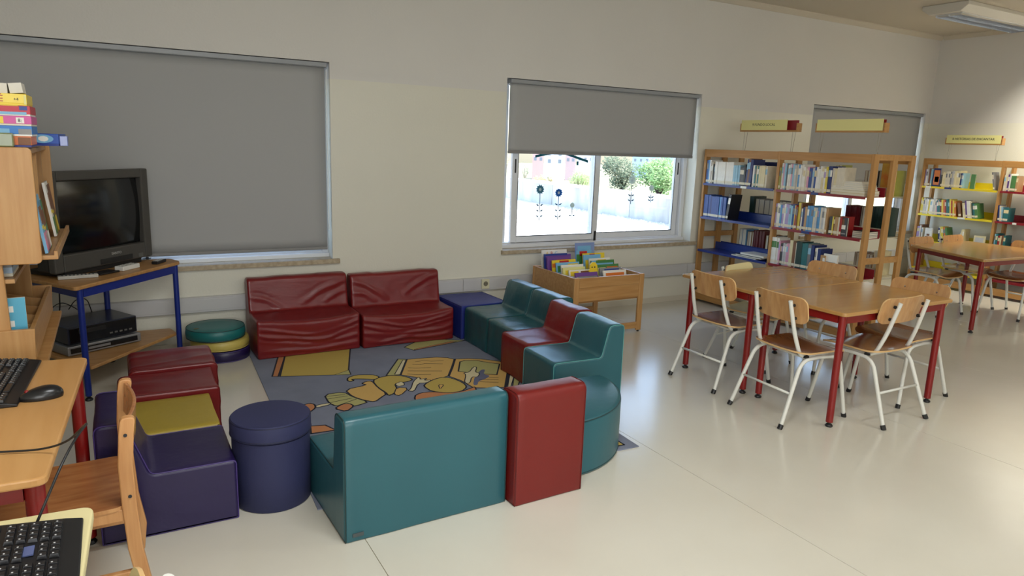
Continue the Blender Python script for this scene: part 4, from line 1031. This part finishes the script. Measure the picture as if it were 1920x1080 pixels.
# ------------------------------------------------------------------ books on shelves
PAL = {
 'white': (226, 224, 216), 'off-white': (212, 204, 184), 'cream': (214, 202, 160), 'pale grey': (184, 184, 184), 'grey': (120, 120, 122), 'dark grey': (64, 66, 70), 'black': (28, 28, 32),
 'light blue': (140, 184, 206), 'sky blue': (84, 144, 194), 'blue': (36, 74, 142), 'dark blue': (26, 44, 104), 'teal': (40, 108, 112), 'green': (76, 124, 70), 'dark green': (30, 58, 52), 'olive': (150, 150, 66),
 'yellow': (216, 196, 70), 'orange': (206, 120, 60), 'red': (164, 40, 38), 'dark red': (106, 24, 30), 'pink': (206, 150, 172), 'lilac': (168, 148, 190), 'purple': (92, 60, 130), 'brown': (120, 80, 52), 'tan': (178, 142, 98)}
BOOKM = {k: mat('book_'+k.replace(' ', '_'), v, .4, var=.07, vscale=20) for k, v in PAL.items()}
ORD = ['first','second','third','fourth','fifth','sixth','seventh','eighth','ninth','tenth','eleventh','twelfth','thirteenth','fourteenth','fifteenth','sixteenth','seventeenth','eighteenth','nineteenth','twentieth']
ORD += ['twenty-'+o_ for o_ in ORD[:9]]+['thirtieth']+['thirty-'+o_ for o_ in ORD[:9]]+['fortieth']+['forty-'+o_ for o_ in ORD[:9]]
def book_mesh(th, dp, h, c, band, sticker=True):
    bm = BM()
    box(bm, 0, th, 0, .0022, 0, h, 0); box(bm, 0, .0018, .0022, dp, 0, h, 0); box(bm, th-.0018, th, .0022, dp, 0, h, 0)
    box(bm, .0019, th-.0019, .0023, dp-.004, .003, h-.003, 1)
    if band: box(bm, .0005, th-.0005, -.0004, 0, h*.62, h*.86, 2)
    if sticker: box(bm, .0004, th-.0004, -.0006, 0, .014, .036, 3)
    return bm
STK = mat('spine_sticker', (222, 214, 190), .6)
def row(specs, shelf, face, y, z, d=-1, axis='x', group=None, dp0=.15, rnd=None, facing=-1, names='book'):
    """books with spines facing -x (facing=-1) at x=face, running towards -y; specs (colour, thickness, height, lean)"""
    rnd = random.Random(hash_(shelf)); n = 0; cur = y
    for sp in specs:
        if sp[0] == 'gap': cur += d*sp[1]; continue
        col, th, h = sp[:3]; lean = sp[3] if len(sp) > 3 else 0
        band = rnd.choice([None, None, None, None, 'white', 'off-white', 'light blue', 'grey', 'cream', 'lilac']) if len(sp) < 5 else sp[4]
        dp = dp0*rnd.uniform(.9, 1.1); jx = rnd.uniform(0, .008)
        bm = book_mesh(th-.0006, dp, h, col, band, sticker=(th > .008))
        if facing == -1: M = Matrix.Translation((face+jx, cur, z+.0006)) @ Matrix.Rotation(-PI/2, 4, 'Z')
        else: M = Matrix.Translation((face-jx, cur-th, z+.0006)) @ Matrix.Rotation(PI/2, 4, 'Z')
        o = new(bm, names, [BOOKM[col], BOOKM[col] if (facing == 1 and col.startswith('dark')) else PAPER, BOOKM[band] if band else PAPER, STK])
        if lean:
            if facing == -1: M = M @ Matrix.Translation((0 if lean < 0 else th, 0, 0)) @ Matrix.Rotation(lean, 4, 'Y') @ Matrix.Translation((0 if lean < 0 else -th, 0, 0))
        o.matrix_world = M
        tag(o, '%s book, %s from the left on the %s' % (col, ORD[n], shelf) if facing == -1 else '%s book, %s from the left on the %s' % (col, ORD[n], shelf), 'book', group or ('books on the '+shelf))
        n += 1; cur += d*th
    return cur
def hash_(s): return sum((i+1)*ord(c) for i, c in enumerate(s)) % 100000

BS = mat('shelf_blue', (20, 44, 116), .35); RS = mat('shelf_red', (132, 22, 34), .35); YS = mat('shelf_yellow', (222, 200, 30), .35); WS = mat('shelf_cream', (222, 216, 190), .4)
def bookcase(name, label, x0, depth, y_far, bays, ztop, bay_mats, levels, double):
    """front faces -x at x0"""
    t = thing(name, label, 'bookcase', (x0, y_far, 0))
    D = depth; P = .058
    ys = [0]
    for b in bays: ys.append(ys[-1]-b)
    xsd = [0, D/2-P/2, D-P] if double else [0, D-P]
    for yy in ys:
        a, b = (yy-.028, yy) if yy == 0 else ((yy, yy+.028) if yy == ys[-1] else (yy-.014, yy+.014))
        for xx in xsd:
            bm = BM(); box(bm, xx, xx+P, a, b, 0, ztop); new(bm, 'post', SHELFWOOD, t, bevel=.003)
        for i in range(len(xsd)-1):
            for z_, hh in ((ztop-.045, .045), (.66, .05), (.05, .08)):
                bm = BM(); box(bm, xsd[i]+P, xsd[i+1], a+.004, b-.004, z_, z_+hh); new(bm, 'cross_rail', SHELFWOODH, t)
    for bi in range(len(bays)):
        ya, yb = ys[bi]-.029, ys[bi+1]+(.0285 if bi == len(bays)-1 else .0145)
        if bi > 0: ya = ys[bi]-.0145
        for side in ((0, 1) if double else (0,)):
            xr = (0, .02) if side == 0 else (D-.02, D)
            bm = BM(); box(bm, xr[0], xr[1], yb+.0005, ya-.0005, ztop-.072, ztop-.002); new(bm, 'top_rail', SHELFWOODH, t, bevel=.002)
            bm = BM(); box(bm, xr[0], xr[1], yb+.0005, ya-.0005, .03, .11); new(bm, 'plinth', SHELFWOODH, t, bevel=.002)
            for li, z in enumerate(levels):
                mm = bay_mats[bi][side]
                w_ = .23 if double else D-.01
                bm = BM()
                if side == 0:
                    box(bm, -.012, w_, yb+.001, ya-.001, z-.004, z); box(bm, -.014, -.010, yb+.001, ya-.001, z-.018, z+.004); box(bm, w_-.004, w_, yb+.001, ya-.001, z, z+.07)
                else:
                    box(bm, D-w_, D+.012, yb+.001, ya-.001, z-.004, z); box(bm, D+.010, D+.014, yb+.001, ya-.001, z-.018, z+.004); box(bm, D-w_, D-w_+.004, yb+.001, ya-.001, z, z+.07)
                new(bm, 'shelf', mm, t)
    return t
LV = [.21, .535, .862, 1.192]
bookcase('bookcase', 'double sided wooden bookcase with blue and red shelves', 5.10, .53, -.045, [.905, .905], 1.522, [(BS, BS), (RS, WS)], LV, True)
bookcase('bookcase', 'wall bookcase with yellow and red shelves on right wall', 8.50, .27, -.20, [.885, .885], 1.508, [(YS, YS), (RS, RS)], [.20, .535, .850, 1.180], False)

def B(c, n, th, h, lean=0, band=0):
    r = []
    for k in range(n):
        r.append((c, th, h+random.uniform(-.004, .004), lean) if band == 0 else (c, th, h+random.uniform(-.003, .003), lean, band))
    return r
XF = 5.106
row(B('blue',1,.02,.225)+B('sky blue',1,.018,.23)+B('white',1,.02,.225)+B('brown',1,.014,.20)+B('off-white',1,.014,.205)+B('black',1,.014,.19)+B('dark grey',1,.014,.195)+B('white',7,.034,.215,0,None)+B('light blue',3,.026,.19,0,None)+B('dark grey',1,.05,.17)+B('black',1,.02,.20)+B('dark blue',1,.02,.25,.06)+B('brown',1,.022,.255,.06)+B('dark blue',1,.03,.25,.06,None)+[('gap',.012)]+B('white',1,.02,.195)+B('teal',1,.018,.195)+B('cream',1,.016,.195)+B('teal',1,.016,.195)+B('cream',3,.024,.195,0,None)+B('off-white',1,.022,.195),
    'upper blue shelf', XF, -.08, LV[3])
row(B('blue',3,.03,.218,0,None)+B('dark blue',1,.02,.215)+B('blue',4,.024,.212,0,None)+B('sky blue',1,.026,.21,0,None)+B('blue',3,.022,.21,0,None)+B('black',1,.03,.24,.12), 'middle blue shelf', XF, -.08, LV[2])
row([('gap',.60)]+B('pale grey',1,.02,.17)+B('black',1,.02,.16), 'lowest blue shelf', XF, -.08, LV[0])
# mixed rows
def mixed(pal, total, hmin, hmax, tmin, tmax, seed, lean=0):
    r = random.Random(seed); out = []; s = 0
    while s < total:
        th = r.uniform(tmin, tmax); out.append((r.choice(pal), th, r.uniform(hmin, hmax), lean)); s += th
    return out
row(B('olive',1,.02,.19)+mixed(['white','pale grey','light blue','off-white','white','sky blue','lilac','pink','white','grey'], .22, .215, .232, .014, .021, 11)+mixed(['white','pale grey','pink','off-white','blue','white'], .16, .195, .215, .015, .024, 12)+mixed(['white','cream','off-white','yellow','cream','white','dark blue'], .14, .20, .225, .016, .026, 14)+B('off-white',2,.034,.215,0,None), 'upper red shelf', XF, -.965, LV[3])
row(mixed(['sky blue','white','light blue','lilac','white'], .17, .20, .212, .015, .021, 21)+B('blue',1,.018,.21)+B('yellow',1,.013,.21)+B('red',1,.012,.205)+B('brown',1,.012,.2)+B('yellow',1,.024,.235,0,None)+B('brown',1,.012,.23)+B('white',1,.012,.19)+B('dark blue',1,.024,.2)+B('tan',1,.022,.21)+B('sky blue',3,.020,.215)+mixed(['white','off-white','sky blue','pale grey'], .12, .205, .215, .015, .021, 22)+B('tan',1,.018,.21)+[('gap',.02)]+B('dark grey',1,.028,.15)+B('yellow',1,.012,.15)+B('brown',1,.012,.15)+B('tan',2,.016,.15)+B('off-white',1,.012,.148)+B('red',1,.018,.15), 'middle red shelf', XF, -.965, LV[2])
row(B('white',3,.026,.235,0,'green')+B('pink',1,.018,.21)+B('dark grey',2,.014,.19)+B('pale grey',2,.018,.195)+B('pink',2,.017,.20)+B('cream',1,.032,.235,0,None)+B('brown',1,.03,.225,0,None)+B('off-white',1,.012,.22)+B('dark green',1,.055,.235,0,None)+B('teal',2,.03,.225,0,None)+B('grey',1,.03,.225)+B('dark blue',1,.03,.22,0,None)+[('gap',.01)]+B('off-white',1,.016,.20)+B('white',1,.012,.20)+B('dark blue',1,.03,.20)+B('tan',2,.024,.15), 'lower red shelf', XF, -.965, LV[1])
# far side of the double bookcase, seen through it
XB = 5.625
row([('gap',.28)]+B('dark green',1,.05,.22)+B('grey',8,.063,.20,0,None), 'rear middle shelf behind the blue bay', XB, -.08, LV[2], facing=1, dp0=.16)
row([('gap',.18)]+B('grey',1,.04,.22)+B('sky blue',1,.05,.22,0,None)+B('tan',3,.03,.20)+B('dark red',4,.034,.225,0,None)+B('tan',5,.029,.19)+B('black',1,.03,.2), 'rear lower shelf behind the blue bay', XB, -.08, LV[1], facing=1, dp0=.16)
row([('gap',.30)]+B('blue',2,.03,.2)+B('dark blue',5,.048,.225,0,None), 'rear upper shelf behind the blue bay', XB, -.08, LV[3], facing=1, dp0=.16)
row([('gap',.28)]+B('olive',2,.03,.23)+[('gap',.22)]+B('brown',3,.03,.20)+B('black',2,.03,.2)+B('olive',5,.018,.19)+B('olive',1,.03,.21), 'rear upper shelf behind the red bay', XB, -.965, LV[3], facing=1, dp0=.13)
row([('gap',.43)]+B('dark red',5,.03,.225,0,None)+B('black',3,.03,.23,0,None)+B('dark green',4,.036,.235,0,None), 'rear middle shelf behind the red bay', XB, -.965, LV[2], facing=1, dp0=.16)
row([('gap',.56)]+B('brown',6,.03,.17,0,None)+B('cream',2,.03,.2), 'rear lower shelf behind the red bay', XB, -.965, LV[1], facing=1, dp0=.15)
# flat things
def flat(label, col, x, y, z, a, b, h, rz=0, name='booklet', group=None):
    bm = BM(); box(bm, 0, a, -b, 0, 0, h*.14, 0); box(bm, .002, a-.002, -b+.002, 0, h*.14, h*.86, 1); box(bm, 0, a, -b, 0, h*.86, h, 0)
    o = new(bm, name, [BOOKM[col], PAPER], loc=(x, y, z+.0006), rot=(0, 0, rz)); return tag(o, label, 'booklet', group)
for k in range(5):
    flat('white magazine lying %s from the bottom of pile on the upper red shelf' % ORD[k+2], 'white', XF+.003*k, -1.50-.004*k, LV[3]+.044+k*.0138, .18, .29-.012*k, .013, group='white magazines piled on the upper red shelf')
for k in range(2):
    flat('tan paper block lying %s from the bottom of pile on upper red shelf' % ORD[k], 'cream', XF, -1.50, LV[3]+k*.0216, .19, .30, .021, group='tan blocks under the white magazines')
flat('pale green booklet lying lowest on the lower blue shelf', 'off-white', XF+.005, -.50, LV[1], .2, .30, .010)
flat('black and white booklet lying on the lower blue shelf', 'black', XF+.0, -.56, LV[1]+.0112, .2, .30, .014)
flat('top white booklet lying on the lower blue shelf', 'white', XF+.015, -.60, LV[1]+.0264, .18, .28, .016)
for k in range(4):
    flat('thin striped magazine lying %s from the bottom at end of middle red shelf' % ORD[k], ('white', 'black')[k % 2], XF+.06, -1.70, LV[2]+k*.0136, .17, .13, .013, rz=.1, group='striped magazines at the end of the middle red shelf')
for k in range(4):
    flat('booklet lying %s from the bottom on the lower red shelf end' % ORD[k], ('olive', 'white', 'dark red', 'cream')[k], XF+.04, -1.62, LV[0]+k*.0136, .17, .16, .013)
# books shown with the cover out
slab('picture_book', 'dark grey book with a portrait cover on the middle red shelf', 'book', (.016, .10, .15), TRS(XF+.03, -1.60, LV[2]+.001, rz=PI/2+PI), [BOOKM['dark grey'], PAPER, BOOKM['tan'], WHT, BOOKM['brown']], [])
def cover_out(label, c, x, y, z, wd, h, patches, rz=0):
    t = thing('picture_book', label, 'book', (x, y, z), rz)
    bm = BM(); box(bm, 0, .002, -wd, 0, 0, h); box(bm, .014, .016, -wd, 0, 0, h); box(bm, .002, .014, -.002, 0, 0, h); new(bm, 'cover', c, t)
    bm = BM(); box(bm, .0022, .0138, -wd+.003, -.0022, .002, h-.002); new(bm, 'pages', PAPER, t)
    for (a, b, c_, d, mm) in patches:
        bm = BM(); box(bm, -.0008, -.0001, -wd*b, -wd*a, h*c_, h*d); new(bm, 'print', mm, t)
    return t
for o in [o for o in COL.objects if o.name.startswith('picture_book') and o.get('label', '').startswith('dark grey book with a portrait')]: bpy.data.objects.remove(o)
cover_out('dark grey book with a portrait cover on the middle red shelf', BOOKM['dark grey'], XF+.012, -1.585, LV[2]+.0006, .095, .152, [(.35, .7, .62, .92, BOOKM['brown']), (.2, .85, .38, .6, WHT), (.1, .9, .12, .18, GRI)])
cover_out('white booklet with small dark figures on the lower red shelf', WHT, XF+.012, -1.50, LV[1]+.0006, .13, .165, [(.12, .3, .1, .4, INK), (.45, .62, .1, .36, INK), (.78, .9, .1, .34, INK), (.2, .9, .6, .63, GRI)], rz=0)
cover_out('orange and yellow poster book at the end of bookcase', mat('poster_orange', (206, 120, 50), .4, rgb2=(214, 190, 80), vscale=9), 5.44, -1.70, LV[3]+.0006, .12, .26, [])

def shelf_label(label, x, y, z, w_, m_=WHITEP):
    bm = BM(); box(bm, -.0035, -.0005, -w_, 0, -.017, .003); tag(new(bm, 'shelf_label', m_, loc=(x, y, z), bevel=.0008), label, 'label')
shelf_label('white label clipped on the upper blue shelf edge', 5.086, -.56, LV[3], .07)
shelf_label('blue label clipped on the upper red shelf edge', 5.086, -1.33, LV[3], .07, BS)
shelf_label('blue label clipped on the middle red shelf edge', 5.086, -1.28, LV[2], .08, BS)
shelf_label('blue label clipped on the lower red shelf edge', 5.086, -1.42, LV[1], .10, BS)
shelf_label('white label on the left of the upper yellow shelf edge', 8.486, -.28, 1.18, .06)
shelf_label('blue label on the upper yellow shelf edge', 8.486, -.50, 1.18, .08, BS)
shelf_label('white label on the middle yellow shelf edge', 8.486, -.70, .85, .08)
shelf_label('white label on the red bay of the wall bookcase', 8.486, -1.28, .85, .04)

XW = 8.506; W3 = [.20, .535, .850, 1.180]
row(B('lilac',1,.016,.2)+B('white',1,.016,.2)+B('pale grey',1,.016,.205)+B('brown',1,.02,.21)+B('light blue',1,.018,.2)+[('gap',.11)]+B('black',1,.014,.14)+B('cream',2,.018,.17)+B('off-white',3,.018,.185)+B('grey',1,.014,.185)+B('pale grey',2,.016,.19)+B('cream',3,.022,.195)+B('dark blue',1,.018,.17)+B('light blue',1,.016,.17)+[('gap',.05)], 'upper yellow shelf', XW, -.235, W3[3], dp0=.13)
cover_out('picture book with an orange landscape cover on upper yellow shelf', BOOKM['dark blue'], XW+.004, -.335, W3[3]+.0006, .085, .215, [(.1, .9, .1, .9, BOOKM['orange']), (.25, .8, .25, .55, BOOKM['olive'])])
cover_out('green picture book facing out on the upper yellow shelf', BOOKM['green'], XW+.004, -.765, W3[3]+.0006, .05, .165, [])
row(B('grey',1,.016,.2,-.22), 'upper yellow shelf end', XW, -1.02, W3[3], dp0=.13)
row(mixed(['yellow','pale grey','tan','white','dark grey','off-white','pink'], .19, .17, .2, .015, .021, 31)+mixed(['yellow','dark red','red','teal','light blue','white','cream','orange'], .21, .17, .2, .015, .022, 32, -.14)+[('gap',.035)]+B('brown',1,.03,.165,-.24)+[('gap',.02)]+B('cream',2,.016,.17,-.2)+B('purple',1,.016,.2,-.2)+B('white',2,.018,.2,-.2)+B('off-white',1,.016,.19,-.2)+B('dark green',1,.016,.18,-.2)+B('teal',1,.016,.17,-.2)+B('green',1,.03,.17,-.2), 'middle yellow shelf', XW, -.235, W3[2], dp0=.13)
row(B('lilac',2,.016,.16)+B('white',1,.014,.17)+B('brown',1,.012,.18)+B('white',1,.012,.15)+[('gap',.20)]+B('dark blue',1,.016,.17,-.1)+B('white',1,.014,.18,-.14)+B('yellow',2,.016,.19,-.16)+B('grey',1,.014,.18,-.2)+B('orange',1,.02,.18,-.22)+B('green',1,.02,.18,-.22)+[('gap',.12)]+B('white',1,.014,.14)+B('cream',2,.016,.18), 'lower yellow shelf', XW, -.235, W3[1], dp0=.13)
cover_out('small book with a landscape cover on the lower yellow shelf', BOOKM['white'], XW+.004, -.335, W3[1]+.0006, .085, .15, [(.1, .9, .05, .35, BOOKM['dark green']), (.3, .7, .4, .55, BOOKM['brown'])])
cover_out('cream framed picture book facing out on lower yellow shelf', BOOKM['cream'], XW+.004, -.90, W3[1]+.0006, .12, .13, [(.12, .88, .15, .85, BOOKM['pale grey'])])
row(B('off-white',2,.018,.18)+B('purple',1,.016,.18)+B('white',1,.016,.19)+B('green',1,.05,.17)+B('tan',1,.02,.17), 'upper shelf of the red wall bay', XW, -1.115, W3[3], dp0=.13)
row(B('dark blue',1,.02,.18,-.1)+B('off-white',1,.014,.17,-.12)+B('light blue',1,.014,.16,-.12)+B('teal',1,.05,.15), 'middle shelf of the red wall bay', XW, -1.115, W3[2], dp0=.13)
row(B('light blue',1,.014,.17)+B('teal',1,.02,.18)+B('red',1,.024,.16)+B('cream',1,.014,.155)+B('brown',1,.02,.16)+B('teal',1,.02,.17), 'lower shelf of the red wall bay', XW, -1.115, W3[1], dp0=.13)

# signs on wire rods above the bookcases
def sign(label, x, ya, yb, z, txt, zbase, size=.022, red=0.0, tx=0, card_w=None):
    t = thing('shelf_sign', label, 'sign', (x, (ya+yb)/2, z)); w_ = abs(yb-ya)
    bm = BM(); box(bm, -.03, .03, -w_/2, w_/2, 0, .014); new(bm, 'tray', SHELFWOODH, t, bevel=.002)
    for s in (-1, 1):
        a = s*w_/2; bm = BM(); box(bm, -.03, .03, min(a, a-s*.012), max(a, a-s*.012), .0145, .075); new(bm, 'end_block', SHELFWOODH, t, bevel=.002)
    cw = w_-.03 if card_w is None else card_w
    bm = BM(); y_hi = w_/2-.014; box(bm, -.031, -.028, y_hi-cw, y_hi, .0145, .105); cd = new(bm, 'card', CARD, t)
    bm = BM(); box(bm, .0, .004, -w_/2+.014, w_/2-.014, .0145, .100); new(bm, 'backing', mat('sign_red', (140, 28, 34), .5), t)
    if txt: text(txt, size, INK, t, (-.0316, y_hi-cw*.5+tx, .062), (PI/2, 0, -PI/2), sx=1.0)
    h = z-zbase
    for s in (-.42, .42):
        for xx in (-.02, .02):
            bm = BM(); tube(bm, [(xx, s*w_+(.02 if xx > 0 else 0), -h+.0), (xx, s*w_, -.0005)], .0018, 6); new(bm, 'rod', CHROME, t)
    return t
sign('yellow sign reading 9 FUNDO LOCAL above the blue shelves', 5.28, -.33, -.985, 1.695, '9 FUNDO LOCAL', 1.478, size=.034, card_w=.53)
sign('blank yellow sign above the red shelves', 5.28, -1.17, -1.80, 1.69, '', 1.478)
sign('yellow sign reading 8 HISTÓRIAS DE ENCANTAR on the wall bookcase', 8.56, -.40, -1.02, 1.675, '8 HISTÓRIAS DE ENCANTAR', 1.466, size=.036)

# ------------------------------------------------------------------ book browser box
bb = thing('book_browser', 'beech browser box full of picture books below middle window', 'browser box', (3.085, -.83, 0))
BW, BD, BH = .70, .64, .495
for a in (0, BW-.05):
    for yy in (0, BD-.024):
        bm = BM(); box(bm, a, a+.05, yy, yy+.024, .012, BH); lg = new(bm, 'leg', BEECHV, bb, bevel=.006)
        bm = BM(); tube(bm, [(a+.025, yy+.012, 0), (a+.025, yy+.012, .0118)], .010, 10); new(bm, 'glide', BLACKP, lg)
for yy in (0, BD-.024):
    bm = BM(); box(bm, .0505, BW-.0505, yy+.002, yy+.022, BH-.085, BH-.004); new(bm, 'upper_rail', BEECH, bb, bevel=.003)
    bm = BM(); box(bm, .0505, BW-.0505, yy+.006, yy+.020, BH-.195, BH-.0855); new(bm, 'end_panel', BEECH, bb)
    bm = BM(); box(bm, .0505, BW-.0505, yy+.002, yy+.022, .03, .085); new(bm, 'lower_rail', BEECH, bb, bevel=.003)
for a in (0.004, BW-.022):
    bm = BM(); box(bm, a, a+.018, .0245, BD-.0245, BH-.20, BH-.004); new(bm, 'side_panel', BEECH, bb, bevel=.003)
bm = BM(); box(bm, BW/2-.007, BW/2+.007, .0245, BD-.0245, BH-.19, BH-.03); new(bm, 'divider', BEECH, bb)
bm = BM(); box(bm, .0225, BW-.0225, .0245, BD-.0245, BH-.212, BH-.2005); new(bm, 'bottom_board', BEECH, bb)
bm = BM(); prism(bm, [(.03, .12), (.6, .30), (.6, .36), (.03, .18)], 'y', .30, .315) ; bm.free()
def bin_book(label, x, y, w_, h, c, patches, lean=.22, zb=None):
    t = thing('picture_book', label, 'book', (x, y, BH-.199), 0, 'picture books in the browser box'); t.rotation_euler = (-lean, 0, 0)
    bm = BM(); box(bm, 0, w_, 0, .0018, 0, h); box(bm, 0, w_, .0102, .012, 0, h); box(bm, 0, .0018, .0018, .0102, 0, h); new(bm, 'cover', c, t)
    bm = BM(); box(bm, .002, w_-.003, .002, .010, .002, h-.002); new(bm, 'pages', PAPER, t)
    for (a, b, c_, d, mm) in patches:
        bm = BM(); box(bm, w_*a, w_*b, -.0008, -.0001, h*c_, h*d); new(bm, 'print', mm, t)
    return t
X1, X2 = 3.115, 3.450
ab = bin_book('white book lettered ABC at the back of left row', X1+.02, -.285, .25, .335, WHT, [], .10)
for i_, (ch, mm) in enumerate((('A', YEL), ('B', RDI), ('C', LBL))): text(ch, .042, mm, ab, (.05+.045*i_, -.0012, .305), (PI/2, 0, 0))
bin_book('purple book behind the yellow ones in left row', X1+.03, -.325, .26, .30, PUI, [(.3, .7, .8, .9, RDI)], .12)
bin_book('dark blue framed book in the left row of browser', X1+.0, -.365, .23, .315, DBL, [(.06, 1, 0, .95, PUI), (.45, .85, .78, .9, RDI)], .14)
bin_book('violet book with red title in the left row', X1+.005, -.41, .235, .295, PUI, [(.4, .9, .8, .92, RDI)], .16)
bin_book('yellow and orange book in the left row of browser', X1+.03, -.45, .235, .275, YEL, [(.0, 1, .78, .9, ORI), (.3, .7, .9, .98, RDI)], .18)
bin_book('white book with green landscape in the left row', X1+.04, -.50, .23, .262, LBL, [(.05, .5, .7, .9, GRN), (.5, .95, .72, .95, YEL)], .2)
bin_book('pale book with brown print behind the yellow duck', X1+.06, -.55, .22, .25, WHT, [(.1, .6, .7, .9, BRN)], .22)
bin_book('pale yellow book in the left row near the front', X1+.045, -.60, .22, .238, CARD, [(.1, .5, .75, .9, YEL)], .24)
bin_book('white book with small pictures in the left row front', X1+.07, -.655, .23, .225, WHT, [(.05, .4, .78, .95, YEL), (.5, .9, .8, .95, BRN)], .26)
bin_book('grey mountain picture book at the front of left row', X1+.085, -.725, .22, .215, PUI, [(.05, .95, .3, .85, GRI)], .28)
# duck shaped book
dk = thing('duck_book', 'yellow duck shaped board book in the left row', 'book', (X1+.275, -.685, BH-.199), 0, 'picture books in the browser box'); dk.rotation_euler = (-.12, 0, 0)
pts = [(-.035, 0), (.035, 0), (.04, .20), (.035, .26), (.015, .285), (-.015, .285), (-.035, .265), (-.04, .23), (-.055, .22), (-.04, .205)]
bm = BM(); prism(bm, pts, 'y', 0, .014); new(bm, 'cover', YEL, dk, bevel=.001)
for s in (-.018, .008):
    bm = BM(); tube(bm, [(s, -.0001, .245), (s, -.0015, .245)], .006, 10); new(bm, 'eye', INK, dk)
bin_book('light blue book rising tallest at the back of right row', X2+.03, -.29, .20, .385, mat('periwinkle', (130, 150, 200), .4), [(.1, .8, .8, .93, LBL), (.3, .7, .55, .72, RDI)], .12)
bin_book('green and yellow animal book at back of right row', X2-.02+.03, -.33, .16, .325, LBL, [(.0, .5, .5, .9, GRN), (.2, .7, .85, .98, RDI)], .12)
bin_book('book with two yellow chicks in the right row', X2+.05, -.375, .23, .305, YEL, [(.0, .3, .6, .9, LBL), (.3, .55, .7, .98, RDI)], .14)
bin_book('light blue book with bird print in right row', X2+.03, -.42, .18, .30, LBL, [(.1, .5, .6, .85, YEL)], .16)
bin_book('white and green book in the right row middle', X2+.06, -.465, .22, .275, WHT, [(.0, .9, .6, .8, GRN), (.4, .8, .8, .95, YEL)], .18)
bin_book('green picture book with blue spine in right row', X2+.05, -.515, .24, .265, GRN, [(.0, .2, 0, 1, LBL), (.5, .9, .7, .9, YEL)], .2)
bin_book('blue and yellow book in the right row', X2+.03, -.56, .22, .25, LBL, [(.3, .9, .6, .9, YEL)], .22)
bin_book('green book with orange animals in the right row', X2+.045, -.605, .23, .245, GRN, [(.05, .4, .5, .9, CARD), (.45, .95, .7, .92, ORI)], .24)
bin_book('grey-blue book near the front of the right row', X2+.04, -.66, .22, .228, GRI, [(.2, .9, .8, .95, DBL)], .26)
bin_book('white book with coloured row of figures, front of right row', X2+.03, -.725, .235, .218, WHT, [(.1, .9, .7, .9, ORI)], .28)
